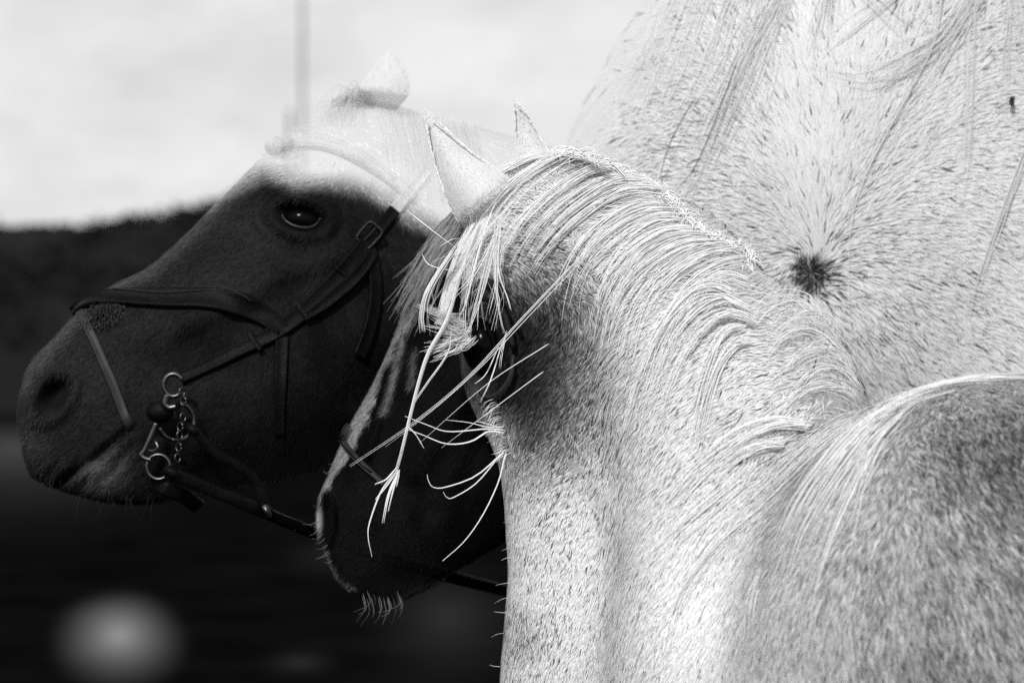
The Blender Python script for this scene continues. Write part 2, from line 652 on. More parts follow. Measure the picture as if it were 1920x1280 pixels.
# ------------------------------------------------------------------ far dark wood
def build_wood():
    M_wood = material('dark_conifer', 0.015, rough=0.9, spec=0.02, noise=(0.6, 0.15))
    V, F = [], []
    base = 0
    def top_height(x):
        px = 960 + x / (K * 60)
        y = np.interp(px, [-900, -300, 0, 110, 200, 300, 390, 440, 500, 560, 640, 690, 740, 840, 1000, 1500, 2100, 3000], [395, 425, 418, 420, 400, 388, 366, 340, 318, 342, 332, 346, 378, 430, 440, 425, 415, 430])
        return CAM_Z - (y - 640) * K * 60
    # solid lumpy bank
    xs = np.linspace(-32, 32, 160)
    ts = np.linspace(0, math.pi, 22)
    XX, TT = np.meshgrid(xs, ts, indexing='ij')
    H = top_height(XX) + 0.5 * (vnoise(XX * 0.9 + 50, TT * 0, 9) - 0.5)
    YY = 63 - np.cos(TT) * 3.2 + 0.8 * (vnoise(XX * 1.2 + 50, TT * 4, 3) - 0.5)
    ZZ = np.sin(TT) ** 0.5 * (H + 0.05) + 0.3 * (vnoise(XX * 2 + 50, TT * 5, 4) - 0.5) - 0.1
    i, j = np.meshgrid(np.arange(159), np.arange(21), indexing='ij')
    Q = np.stack([i * 22 + j, (i + 1) * 22 + j, (i + 1) * 22 + j + 1, i * 22 + j + 1], -1).reshape(-1, 4)
    P = np.stack([XX, YY, ZZ], -1).reshape(-1, 3)
    V.append(P); F.append(Q); base += len(P)
    # leaf sprays over its face and along its top
    n = 26000
    x = rng.uniform(-30, 30, n)
    t = rng.uniform(0.15, 1.9, n)
    h = top_height(x)
    c = np.stack([x, 63 - np.cos(t) * 3.3, np.sin(t) ** 0.5 * (h - 0.05) + rng.normal(0, 0.08, n)], 1)
    d1 = unit(rng.normal(size=(n, 3))) * rng.uniform(0.06, 0.16, n)[:, None]
    d2 = unit(np.cross(d1, rng.normal(size=(n, 3)))) * 0.06
    P = np.stack([c - d1, c + d2, c + d1, c - d2], 1).reshape(-1, 3)
    V.append(P)
    F.append(np.arange(n * 4).reshape(-1, 4) + base)
    link('distant_wood', make_mesh('distant_wood', np.vstack(V), F, smooth=False), M_wood, kind='stuff',
         label='dark blurred wood closing off the field under the white sky', category='wood')


build_wood()

# ------------------------------------------------------------------ poles behind the dark horse
def build_pole(px, d, top_z, r0, r1, label, tone):
    x = (px - 960) * K * d
    t = thing('pole', (x, d, 0), label, 'pole', 'poles beyond the wood')
    m = material('weathered_pole', tone, rough=0.5, spec=0.3, noise=(9, 0.08))
    zs = np.linspace(0, top_z, 24)
    tube('shaft', [(x, d, z) for z in zs], np.linspace(r0, r1, 60), m, t, n=60, k=14)
    tube('cap', [(x, d, top_z - 0.004), (x, d, top_z + 0.01), (x, d, top_z + 0.022)], [r1 * 1.25, r1 * 1.2, r1 * 0.4], m, t, n=3, k=14)
    tube('base_plate', [(x, d, 0.0), (x, d, 0.02), (x, d, 0.06)], [r0 * 2.6, r0 * 2.5, r0 * 1.05], m, t, n=3, k=14)


build_pole(567, 70.0, 12.5, 0.05, 0.045, 'tall utility pole rising out of frame behind the dark horse browband', 0.2)
build_pole(543, 69.0, CAM_Z + (640 - 206) * K * 69, 0.085, 0.04, 'short thin post with a pointed top left of the tall pole', 0.12)

# ------------------------------------------------------------------ dark bridled horse, in profile on the left
HORSES = 'horses standing close together'
dark = thing('horse', (0.1, 4.5, 0), 'dark horse in left-facing profile, sky light painted white over poll and ear, wearing the bridle', 'horse', HORSES)


def build_dark_horse():
    sec = [
        (40, 800, 46, 815, 4.14, 0.010), (37, 755, 60, 885, 4.15, 0.040), (46, 715, 92, 908, 4.15, 0.052), (64, 673, 135, 924, 4.16, 0.058),
        (99, 637, 205, 941, 4.17, 0.062), (145, 588, 290, 944, 4.18, 0.062), (208, 538, 385, 925, 4.20, 0.064), (278, 502, 475, 908, 4.22, 0.072),
        (342, 447, 565, 893, 4.25, 0.085), (412, 376, 645, 855, 4.28, 0.098), (474, 312, 705, 785, 4.31, 0.106), (526, 258, 765, 700, 4.33, 0.104),
        (616, 214, 835, 650, 4.36, 0.095), (705, 190, 925, 660, 4.38, 0.09), (800, 215, 1010, 760, 4.40, 0.10), (940, 250, 1080, 920, 4.43, 0.12),
        (1150, 320, 1160, 1100, 4.50, 0.16), (1400, 480, 1300, 1300, 4.6, 0.2), (1500, 560, 1380, 1420, 4.62, 0.12)]
    V, Q, T, side, top = loft(sec, 300, 150, 2.25, 0.12)
    px, py = proj(V)
    a = np.abs(side) ** 0.7
    # symmetrical modelling of the head: features given in side view
    def blob(cx, cy, rx, ry, rot=0, hard=2):
        return lerp_blob(np.zeros_like(px), px, py, cx, cy, rx, ry, 1.0, 1.0, rot, hard)
    disp = np.zeros_like(px)
    crest = seg_dist(px, py, [(640, 470), (520, 520), (400, 585), (340, 612)])
    disp += 0.012 * np.exp(-(crest / 22) ** 2)
    disp -= 0.010 * np.exp(-(seg_dist(px, py, [(430, 640), (330, 690)]) / 50) ** 2)
    disp += 0.014 * blob(640, 690, 120, 110)
    disp -= 0.012 * blob(420, 490, 90, 40, -40)
    disp -= 0.010 * blob(690, 330, 45, 40)
    disp += 0.016 * blob(560, 368, 62, 20, 12)
    e = np.sqrt((((px - 565) * 0.985 + (py - 408) * 0.17) / 47) ** 2 + ((-(px - 565) * 0.17 + (py - 408) * 0.985) / 27) ** 2)
    disp += 0.013 * np.exp(-((e - 1.25) / 0.28) ** 2) - 0.016 * np.exp(-(e / 0.85) ** 4)
    disp += 0.004 * np.exp(-((e - 1.95) / 0.14) ** 2)
    # nostril: comma-shaped pit with a soft rim
    nx, ny_ = (px - 102), (py - 742)
    u, v = (nx * 0.8 + ny_ * 0.6), (-nx * 0.6 + ny_ * 0.8)
    q = np.sqrt((u / 22) ** 2 + (v / 36) ** 2)
    disp += 0.010 * np.exp(-((q - 1.5) / 0.45) ** 2) - 0.026 * np.exp(-(q / 0.9) ** 3)
    mouth = seg_dist(px, py, [(110, 908), (150, 878), (200, 842), (248, 800)])
    disp += -0.009 * np.exp(-(mouth / 5.5) ** 2) + 0.006 * np.exp(-((mouth - 16) / 10) ** 2)
    disp += 0.004 * np.exp(-(mouth / 60) ** 2) * np.sin(px * 0.16 + py * 0.1 + 3 * vnoise(px / 30 + 9, py / 30 + 9, 2)) * (py > 860 - 0.4 * (px - 100)) * 0.8
    disp += 0.004 * (vnoise(px / 45 + 20, py / 45 + 20, 6) - 0.5)
    V[:, 1] += np.sign(side) * a * disp
    # near black coat, paler lips; lit nose bridge and sky-whitened poll painted in
    def tones(px, py, tp):
        t = np.full_like(px, 0.012) * (0.5 + 1.0 * vnoise(px / 60 + 30, py / 60 + 30, 8))
        t = t * (0.7 + 0.6 * vnoise(px / 14 + 30, py / 14 + 30, 18))
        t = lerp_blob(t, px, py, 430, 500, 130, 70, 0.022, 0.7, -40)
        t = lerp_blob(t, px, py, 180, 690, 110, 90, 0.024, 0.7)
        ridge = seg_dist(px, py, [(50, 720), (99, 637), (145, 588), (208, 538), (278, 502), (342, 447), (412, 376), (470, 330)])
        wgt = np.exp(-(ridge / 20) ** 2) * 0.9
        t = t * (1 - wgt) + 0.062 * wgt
        t = lerp_blob(t, px, py, 60, 830, 40, 70, 0.032, 0.8)
        t = lerp_blob(t, px, py, 95, 735, 38, 48, 0.004, 0.9)
        t = lerp_blob(t, px, py, 565, 408, 60, 36, 0.005, 0.85)
        t = lerp_blob(t, px, py, 700, 800, 220, 200, 0.003, 0.95)
        t = lerp_blob(t, px, py, 420, 860, 160, 90, 0.003, 0.95)
        t = lerp_blob(t, px, py, 195, 890, 60, 36, 0.075, 0.95, -40, 3)
        t = lerp_blob(t, px, py, 160, 700, 30, 60, 0.02, 0.5)
        line = np.interp(px, [300, 400, 440, 470, 500, 535, 560, 590, 640, 690, 740, 790, 840, 900, 1000], [405, 372, 345, 330, 322, 338, 350, 346, 338, 356, 388, 414, 440, 480, 560])
        line = line + 14 * (vnoise(px / 40 + 10, py / 40 + 10, 14) - 0.5)
        s = np.clip((line + 30 - py) / 74, 0, 1)
        s = s * s * (3 - 2 * s)
        pale = 0.84 * (0.94 + 0.1 * vnoise(px / 20 + 5, py / 20 + 5, 15))  # bright sky over the head, painted as white coat
        return t * (1 - s) + pale * s, s
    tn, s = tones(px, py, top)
    # near ear and the far one behind it
    eV, eQ = ear_mesh([(668, 196), (674, 166), (692, 138), (712, 112), (726, 95)], [(742, 208), (766, 178), (769, 146), (748, 110), (729, 94)], 4.30, 4.34, 0.22)
    e2V, e2Q = ear_mesh([(622, 200), (624, 178), (640, 172), (652, 168)], [(700, 205), (704, 190), (690, 178), (655, 169)], 4.44, 4.46, 0.2)
    n0 = len(V)
    VV = np.vstack([V, eV, e2V])
    QQ = np.vstack([Q, eQ + n0, e2Q + n0 + len(eV)])
    tone = np.concatenate([tn, np.full(len(eV), 0.75), np.full(len(e2V), 0.8)])
    def melt(x, y):
        d_ = seg_dist(x, y, [(260, 946), (385, 925), (475, 908), (565, 893), (645, 855), (705, 785)])
        t_ = np.clip(d_ / 130, 0, 1)
        return np.where(x > 250, 1 - np.clip((x - 250) / 90, 0, 1) * 0.85 * (1 - t_ * t_ * (3 - 2 * t_)), 1.0)
    alpha = np.concatenate([(1 - 0.78 * s) * melt(px, py), np.full(len(eV), 0.26), np.full(len(e2V), 0.18)])
    link('body', make_mesh('body', VV, [QQ, T], tone, alpha=alpha), M_ghost_dark, dark)
    link('ear_hair', ear_coat([(eV, eQ), (e2V, e2Q)], 1500, 0.72, (0.1, 0, 0.1)), M_ghost_hair, dark, kind='stuff')
    tri = tris_of(Q, T)
    # coat
    P, N = sample_surface(V, tri, 52000, (-20, 150, 1050, 1300), 0.15)
    x, y = proj(P)
    near_eye = np.hypot((x - 565) / 50, (y - 408) / 30) > 0.95
    keep = near_eye & (np.hypot((x - 100) / 26, (y - 742) / 36) > 1) & (seg_dist(x, y, [(110, 908), (248, 800)]) > 6)
    P, N, x, y = P[keep], N[keep], x[keep], y[keep]
    dx, dy = flow(x, y, [(100, 650, -0.5, 0.85), (300, 560, -0.6, 0.8), (450, 420, -0.7, 0.7), (560, 300, -0.8, 0.4), (500, 650, -0.4, 0.9), (650, 600, -0.2, 1),
                         (600, 850, -0.5, 0.8), (200, 850, -0.7, 0.5), (700, 260, 0.6, 0.8), (800, 350, 0.5, 0.85), (900, 600, 0.3, 0.9)])
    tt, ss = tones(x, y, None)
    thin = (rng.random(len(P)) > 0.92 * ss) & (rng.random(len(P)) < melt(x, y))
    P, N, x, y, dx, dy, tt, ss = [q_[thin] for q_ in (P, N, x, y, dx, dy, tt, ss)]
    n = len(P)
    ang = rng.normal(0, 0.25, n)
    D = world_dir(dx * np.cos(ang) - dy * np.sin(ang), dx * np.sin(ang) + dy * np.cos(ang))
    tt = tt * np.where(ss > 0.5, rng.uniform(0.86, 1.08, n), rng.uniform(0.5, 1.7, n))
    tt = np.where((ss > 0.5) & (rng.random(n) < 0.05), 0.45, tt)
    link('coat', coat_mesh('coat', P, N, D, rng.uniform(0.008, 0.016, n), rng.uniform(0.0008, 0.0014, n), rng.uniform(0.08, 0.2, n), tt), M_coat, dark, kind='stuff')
    # eye with lids' wet line
    sk = Skin(V, tri)
    p, _ = sk.hit(566, 412, 4.2)
    ball('eye', p + np.array([0.0, 0.009, 0.0]), 0.030, M_eye, dark, (1.1, 0.85, 0.82), R(-8))
    rim = [(525, 404), (534, 418), (552, 428), (575, 431), (595, 424), (606, 408)]
    tube('lower_eyelid', sk.drape(rim, 0.004, 4.2) - np.array([0, 0.006, 0]), np.array([0.0012, 0.0018, 0.002, 0.0018, 0.0012]).repeat(8), material('eyelid', 0.022, rough=0.35, spec=0.4), dark, n=40)
    # forelock tufts over the browband and mane behind the ear, whitened with the painted sky light
    lines, rad, ton = [], [], []
    for k in range(170):
        r0 = rng.random()
        x0, y0 = 705 - 40 * r0 + rng.normal(0, 6), 200 + rng.normal(0, 6)
        ex, ey = 612 + rng.normal(0, 16) + 40 * rng.random(), 205 + 45 * rng.random() + rng.normal(0, 6)
        mid = (0.5 * (x0 + ex) + rng.normal(0, 5), min(y0, ey) - rng.uniform(10, 34))
        lines.append(sk.drape([(x0, y0), mid, (ex + 6, ey - 12), (ex, ey)], 0.006 + 0.008 * rng.random(), 4.33))
        rad.append(rng.uniform(0.0004, 0.0008)); ton.append(rng.choice([0.85, 0.75, 0.5], p=[0.55, 0.3, 0.15]))
    link('forelock', strand_mesh('forelock', lines, rad, ton, 10), M_ghost_hair, dark)
    lines, rad, ton = [], [], []
    for k in range(200):
        x0 = 700 + 190 * rng.random()
        y0 = 208 + (x0 - 700) * 0.16 + rng.normal(0, 5)
        L = rng.uniform(60, 190)
        lines.append(sk.drape([(x0, y0), (x0 + 0.10 * L, y0 + 0.35 * L), (x0 + 0.2 * L + rng.normal(0, 8), y0 + L)], 0.005 + 0.006 * rng.random(), 4.36))
        rad.append(rng.uniform(0.0004, 0.0009)); ton.append(rng.choice([0.86, 0.76, 0.55], p=[0.6, 0.3, 0.1]))
    link('mane', strand_mesh('mane', lines, rad, ton, 10), M_ghost_hair, dark)
    # chin and lip whiskers
    lines, rad, ton = [], [], []
    for k in range(26):
        x0 = rng.uniform(90, 290); y0 = np.interp(x0, [60, 100, 140, 200, 290], [890, 908, 924, 940, 942]) - rng.uniform(0, 18)
        L = rng.uniform(20, 60)
        p0, _ = sk.hit(x0, y0, 4.15)
        p1 = p0 + np.array([rng.normal(-0.002, 0.004), -0.01, -0.35 * L * 0.0008])
        p2 = p0 + np.array([rng.normal(0.0, 0.01), -0.006, -L * 0.0008])
        lines.append(np.array([p0, p1, p2])); rad.append(0.0003); ton.append(0.02)
    link('whiskers', strand_mesh('whiskers', lines, rad, ton, 7), M_mane, dark, kind='stuff')
    return sk


dark_skin = build_dark_horse()


def build_bridle():
    sk = dark_skin
    b = thing('bridle', (-0.55, 4.3, 0), 'black leather bridle with steel bit on the dark horse head', 'bridle')
    S = lambda name, pts, w, mat=M_leather, **k: strap(name, sk, pts, w, mat, b, **k)
    S('noseband', [(146, 584), (172, 570), (205, 560), (300, 561), (400, 564), (452, 570), (486, 586), (508, 604), (528, 622)], [24, 28, 34, 40, 46, 46, 42, 36, 30], lift=0.004, thick=0.008)
    tube('piping', sk.drape([(215, 551), (300, 554), (400, 553), (440, 553), (470, 562)], 0.014, 4.2), 0.0008, M_grey_leather, b, n=40, k=6)
    S('flash_strap', [(152, 588), (165, 615), (185, 660), (210, 720), (232, 775), (243, 800)], 17, M_grey_leather, lift=0.004)
    S('cheek_strap', [(338, 712), (400, 682), (470, 648), (520, 622), (570, 585), (620, 535), (665, 480), (700, 440)], [24, 26, 28, 32, 34, 34, 32, 30], lift=0.006, thick=0.006)
    S('cheek_strap', [(700, 440), (712, 426), (726, 410), (738, 396)], [26, 25, 24, 23], M_leather, lift=0.006)
    S('cheek_strap', [(739, 395), (755, 376), (775, 352), (800, 322)], [23, 22, 22, 20], M_sky_washed_leather, lift=0.006)
    S('strap_end', [(575, 598), (610, 572), (645, 540), (672, 508), (692, 480)], [14, 24, 26, 24, 20], lift=0.014, thick=0.006)
    S('throat_strap', [(528, 632), (527, 690), (524, 750), (523, 815)], [26, 24, 22, 20], lift=0.005)
    S('throat_strap', [(690, 470), (700, 540), (690, 610), (668, 668)], 26, lift=0.008)
    def near(x, y, off):
        p_, nr_ = sk.hit(x, y, 4.25)
        return p_ - np.array([0, off, 0])
    band = [at(535, 268, 4.42), at(518, 272, 4.37), at(512, 275, 4.31), at(520, 271, 4.258), near(545, 268, 0.0), near(600, 268, 0.004), near(650, 284, 0.004), near(700, 312, 0.004), near(745, 345, 0.004), near(778, 374, 0.004)]
    tube('browband', band, np.interp(np.linspace(0, 1, 80), [0, .3, .7, 1], [0.012, 0.0135, 0.0125, 0.009]), M_sky_washed_leather, b, n=80, k=18)
    for o in (-8, 7):
        tube('piping', [p_ + np.array([0, -0.0105, -o * 0.0008]) for p_ in band[3:9]], 0.0016, M_sky_washed_leather, b, n=50, k=6)
    # fleece where noseband and flash strap meet on the nose
    lines, rad, ton = [], [], []
    for _ in range(900):
        a_, r_ = rng.uniform(0, 6.283), rng.random() ** 0.5
        x0, y0 = 193 + 38 * r_ * math.cos(a_) - 6 * r_ * math.sin(a_), 592 + 26 * r_ * math.sin(a_) - 8 * r_ * math.cos(a_)
        p_, nr_ = sk.hit(x0, y0, 4.17)
        nr_ = np.array([0, -1.0, 0]) if nr_ is None else nr_
        h_ = 0.016 * (1 - 0.7 * r_)
        e_ = unit(rng.normal(size=3)) * 0.006
        lines.append(np.array([p_, p_ + nr_ * h_ * 0.6 + e_ * 0.5, p_ + nr_ * h_ + e_ + np.array([0, 0, -0.004])]))
        rad.append(rng.uniform(0.0008, 0.0016)); ton.append(rng.uniform(0.03, 0.07))
    link('nose_pad', strand_mesh('nose_pad', lines, rad, ton, 5), M_coat, b, kind='stuff')
    # keepers on the cheek strap
    for kx, ky, ax, ay in ((482, 642, 0.88, -0.47), (565, 590, 0.8, -0.6), (640, 512, 0.66, -0.75)):
        nx_, ny2 = -ay, ax
        S('strap_keeper', [(kx + nx_ * 19, ky + ny2 * 19), (kx, ky), (kx - nx_ * 19, ky - ny2 * 19)], 11, lift=0.013, thick=0.003, n=14)
    # buckles
    for bx, by, ang in ((692, 441, -48),):
        c, nr = sk.hit(bx, by, 4.25)
        d = c[1] - 0.017
        h, w = 20, 15
        ca, sa = math.cos(R(ang)), math.sin(R(ang))
        pts = [at(bx + u * ca - v * sa, by + u * sa + v * ca, d) for u, v in ((-h, -w), (0, -w - 2), (h, -w), (h + 2, 0), (h, w), (0, w + 2), (-h, w), (-h - 2, 0))]
        bk = tube('buckle', pts, 0.0026, M_dark_steel, b, n=64, k=8, closed=True)
        tube('prong', [at(bx - h * ca, by - h * sa, d - 0.002), at(bx + h * ca, by + h * sa, d - 0.003)], 0.0014, M_dark_steel, bk, n=6, k=8)
    # bit
    D = 4.085
    tube('bit_ring', ring_arc(325, 722, D, 18, 21, 40, 330), 0.0036, M_steel, b, n=50)
    tube('bit_ring', ring_arc(331, 790, D - 0.004, 33, 35, -75, 105, tilt=0.01), 0.0034, M_steel, b, n=50)
    tube('bit_ring', ring_arc(331, 790, D + 0.006, 33, 35, 105, 160, tilt=0.01), 0.0030, M_steel, b, n=20)
    tube('bit_cheek', [at(314, 740, D), at(310, 757, D), at(318, 764, D), at(330, 762, D)], 0.0052, M_steel, b, n=30)
    ball('mouthpiece_end', at(300, 772, D + 0.012), 0.017, M_leather, b, (1.15, 0.8, 0.95))
    tube('bit_shank', [at(293, 793, D), at(284, 815, D), at(272, 842, D), at(265, 853, D), at(272, 859, D), at(283, 862, D)], 0.0042, M_steel, b, n=40)
    tube('curb_hook', [at(292, 828, D - 0.004), at(296, 838, D - 0.006), at(289, 845, D - 0.004), at(279, 844, D)], 0.0026, M_steel, b, n=30)
    tube('rein_ring', ring_arc(297, 875, D, 22, 23, 55, 375), 0.0030, M_steel, b, n=60)
    for k, (lx, ly) in enumerate(((341, 735), (344, 752), (343, 782), (338, 800), (337, 815), (335, 838), (333, 858))):
        tube('curb_chain_link', ring_arc(lx, ly, D - 0.012, 5, 8, 0, 350, n=14, tilt=0.003 * (-1) ** k), 0.0013, M_steel, b, n=20, k=6)
    tube('rein_loop', [at(352, 800, D - 0.006), at(362, 806, D - 0.012), at(372, 812, D - 0.006)], 0.0075, M_leather, b, n=10, k=12)
    tube('rein_loop', [at(312, 880, D - 0.006), at(324, 886, D - 0.012), at(336, 893, D - 0.006)], 0.008, M_leather, b, n=10, k=12)

    def rein(name, pts, w):
        P = catmull(np.array([at(*p) for p in pts]), 50)
        tg = unit(np.gradient(P, axis=0))
        B = unit(np.cross(tg, [0, -1, 0]))
        Nn = np.cross(B, tg)
        prof = [(-1, -0.4), (-1, 0.4), (-0.6, 0.7), (0.6, 0.7), (1, 0.4), (1, -0.4)]
        V = np.stack([P + B * u * w / 2 + Nn * v * 0.004 for u, v in prof], 1).reshape(-1, 3)
        k = 6
        i, j = np.meshgrid(np.arange(49), np.arange(k), indexing='ij')
        Q = np.stack([i * k + j, i * k + (j + 1) % k, (i + 1) * k + (j + 1) % k, (i + 1) * k + j], -1).reshape(-1, 4)
        return link(name, make_mesh(name, V, [Q, np.arange(6)[None, ::-1], (np.arange(6) + 49 * 6)[None]]), M_leather, b)
    rein('rein', [(330, 890, D - 0.012), (400, 920, 4.09), (500, 962, 4.12), (600, 1003, 4.2), (800, 1070, 4.35), (1000, 1120, 4.5)], 0.017)
    rein('rein', [(366, 808, D - 0.012), (405, 850, 4.08), (450, 876, 4.09), (480, 905, 4.10), (502, 958, 4.11), (560, 985, 4.16), (700, 1035, 4.28), (1000, 1120, 4.52)], 0.014)
    tube('strap_keeper', [at(495, 948, 4.098), at(500, 957, 4.094), at(504, 968, 4.098)], 0.005, M_steel, b, n=8, k=10)
    rein('curb_strap', [(285, 905, 4.11), (310, 915, 4.09), (345, 930, 4.11), (372, 950, 4.15)], 0.022)


build_bridle()

# ------------------------------------------------------------------ black horse with its lit nose edge painted pale, head lowered behind the white one
black = thing('horse', (0.3, 4.15, 0), 'black horse with its lit nose edge painted grey, lowered head half hidden behind the white cheek', 'horse', HORSES)


def build_black_horse():
    sec = [(634, 1088, 655, 1104, 4.07, 0.012), (618, 1056, 690, 1124, 4.07, 0.045), (606, 1022, 728, 1128, 4.07, 0.055), (593, 985, 775, 1118, 4.07, 0.060),
           (598, 936, 815, 1098, 4.07, 0.060), (618, 886, 852, 1072, 4.07, 0.058), (652, 806, 905, 1040, 4.08, 0.062), (698, 722, 962, 1005, 4.09, 0.075),
           (742, 625, 1015, 955, 4.10, 0.090), (786, 510, 1055, 880, 4.11, 0.100), (842, 412, 1085, 770, 4.13, 0.095), (925, 370, 1110, 690, 4.15, 0.085),
           (1010, 400, 1150, 760, 4.17, 0.09), (1150, 470, 1240, 950, 4.20, 0.12), (1330, 700, 1350, 1150, 4.24, 0.14), (1450, 900, 1430, 1200, 4.25, 0.08)]
    V, Q, T, side, top = loft(sec, 260, 130, 2.2, 0.15)
    px, py = proj(V)
    a = np.abs(side) ** 0.7
    disp = np.zeros_like(px)
    nx, ny_ = px - 606, py - 972
    q = np.sqrt((nx / 13) ** 2 + (ny_ / 34) ** 2)
    disp += 0.014 * np.exp(-((q - 1.5) / 0.5) ** 2) - 0.02 * np.exp(-(q / 0.9) ** 3)
    disp += 0.010 * np.exp(-(seg_dist(px, py, [(900, 700), (780, 880)]) / 25) ** 2)
    disp += 0.010 * np.exp(-(seg_dist(px, py, [(745, 640), (720, 760), (690, 850)]) / 9) ** 2)
    disp += 0.006 * (vnoise(px / 40 + 20, py / 40 + 20, 31) - 0.5)
    V[:, 1] += np.sign(side) * a * disp
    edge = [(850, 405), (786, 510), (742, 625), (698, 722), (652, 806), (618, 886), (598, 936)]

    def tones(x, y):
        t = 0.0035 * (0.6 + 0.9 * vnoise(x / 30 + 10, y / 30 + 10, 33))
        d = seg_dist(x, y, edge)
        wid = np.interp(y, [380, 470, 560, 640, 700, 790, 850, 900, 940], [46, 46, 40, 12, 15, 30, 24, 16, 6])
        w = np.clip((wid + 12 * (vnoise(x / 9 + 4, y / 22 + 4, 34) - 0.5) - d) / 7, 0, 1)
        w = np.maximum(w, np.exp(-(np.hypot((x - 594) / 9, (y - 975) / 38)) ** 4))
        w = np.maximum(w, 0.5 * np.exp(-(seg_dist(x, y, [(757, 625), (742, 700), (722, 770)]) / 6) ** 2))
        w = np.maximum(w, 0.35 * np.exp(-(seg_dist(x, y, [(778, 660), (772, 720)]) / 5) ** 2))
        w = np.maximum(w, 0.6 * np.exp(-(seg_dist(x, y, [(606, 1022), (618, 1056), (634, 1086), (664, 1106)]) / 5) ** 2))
        return t * (1 - w) + 0.24 * w, w  # light on nose, nostril and lip edges, painted as pale coat
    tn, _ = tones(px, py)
    def melt(x, y, w_):
        t_ = np.clip((y - 930 - 0.15 * (x - 620)) / 170, 0, 1)
        return np.maximum(1 - 0.8 * t_ * t_ * (3 - 2 * t_), w_)
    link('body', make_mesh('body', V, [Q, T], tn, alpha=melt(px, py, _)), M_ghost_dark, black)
    tri = tris_of(Q, T)
    sk = Skin(V, tri)
    P, N = sample_surface(V, tri, 26000, (560, 380, 1000, 1200), 0.2)
    x, y = proj(P)
    keep = (np.hypot((x - 606) / 13, (y - 972) / 34) > 1) & (rng.random(len(x)) < melt(x, y, tones(x, y)[1]))
    P, N, x, y = P[keep], N[keep], x[keep], y[keep]
    n = len(P)
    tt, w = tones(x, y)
    dx, dy = flow(x, y, [(800, 450, -0.5, 0.85), (700, 750, -0.5, 0.85), (620, 920, -0.4, 0.9), (800, 950, -0.2, 1), (700, 1100, -0.6, 0.6), (900, 700, 0, 1)])
    ang = rng.normal(0, 0.2, n)
    D = world_dir(dx * np.cos(ang) - dy * np.sin(ang), dx * np.sin(ang) + dy * np.cos(ang))
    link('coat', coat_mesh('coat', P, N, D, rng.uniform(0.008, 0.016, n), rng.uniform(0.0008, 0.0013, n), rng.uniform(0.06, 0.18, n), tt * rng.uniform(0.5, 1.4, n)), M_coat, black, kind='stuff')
    # shaggy grey forelock ending on the forehead
    lines, rad, ton = [], [], []
    for k in range(330):
        s0 = rng.random()
        x0, y0 = 862 - 20 * s0 + 22 * rng.random(), 392 + 60 * s0
        ln = rng.uniform(0.55, 1.0)
        ex, ey = x0 + (-105 + rng.normal(0, 16)) * ln, y0 + (165 + rng.normal(0, 25)) * ln
        lines.append(sk.drape([(x0, y0), ((x0 * 0.55 + ex * 0.45) - 3, y0 * 0.55 + ey * 0.45), (ex, ey)], 0.004 + 0.008 * rng.random(), 4.11))
        rad.append(rng.uniform(0.0006, 0.0013)); ton.append(rng.uniform(0.12, 0.3))
    link('forelock', strand_mesh('forelock', lines, rad, ton, 9), M_mane, black)
    # whiskers round nostril, lip and chin
    lines, rad, ton = [], [], []
    for x0, y0, ex, ey in ((594, 975, 566, 982), (596, 985, 580, 1004), (600, 1000, 584, 1010), (604, 1008, 590, 1018), (610, 1020, 592, 1028), (612, 1030, 590, 1048), (614, 1034, 598, 1044),
                           (618, 1050, 606, 1052), (612, 890, 606, 880), (622, 866, 616, 868), (605, 925, 612, 910), (617, 880, 606, 884), (600, 950, 586, 946)):
        p0, _ = sk.hit(x0 + 6, y0, 4.05)
        p1 = at(ex, ey, p0[1] - 0.01)
        lines.append(np.array([p0, (p0 + p1) / 2 + [0, -0.002, -0.003], p1])); rad.append(0.0004); ton.append(0.2)
    for k in range(22):
        x0 = rng.uniform(676, 755); y0 = np.interp(x0, [668, 700, 728, 760], [1114, 1124, 1126, 1120]) + rng.normal(0, 4)
        L = rng.uniform(16, 42)
        p0, _ = sk.hit(x0, y0 - 8, 4.04)
        p1 = at(x0 + 5, y0 + 0.5 * L, p0[1] - 0.008)
        p2 = at(x0 - 6 + rng.normal(0, 8), y0 + L * rng.uniform(0.7, 1.2), p0[1] - 0.004)
        lines.append(np.array([p0, p1, p2])); rad.append(rng.uniform(0.0003, 0.0007)); ton.append(rng.uniform(0.06, 0.18))
    link('whiskers', strand_mesh('whiskers', lines, rad, ton, 8), M_mane, black, kind='stuff')
    b = thing('bridle', (-0.2, 4.1, 0), 'thin grey noseband crossing the nose of the black horse', 'bridle')
    strap('noseband', sk, [(655, 795), (647, 806), (646, 822), (655, 840), (675, 865), (700, 890), (722, 910)], [10, 12, 12, 12, 12, 11, 10], M_grey_leather, b, lift=0.006, thick=0.005, fallback=4.06)
    tube('piping', sk.drape([(645, 815), (648, 832), (662, 852), (680, 872), (698, 888)], 0.011, 4.05), 0.0012, M_leather, b, n=30, k=6)


build_black_horse()

# ------------------------------------------------------------------ pale horse with the whorl, behind on the right
pale = thing('horse', (1.0, 4.8, 0), 'pale grey horse with a dark hair whorl filling the upper right', 'horse', HORSES)
WX, WY = 1522, 515


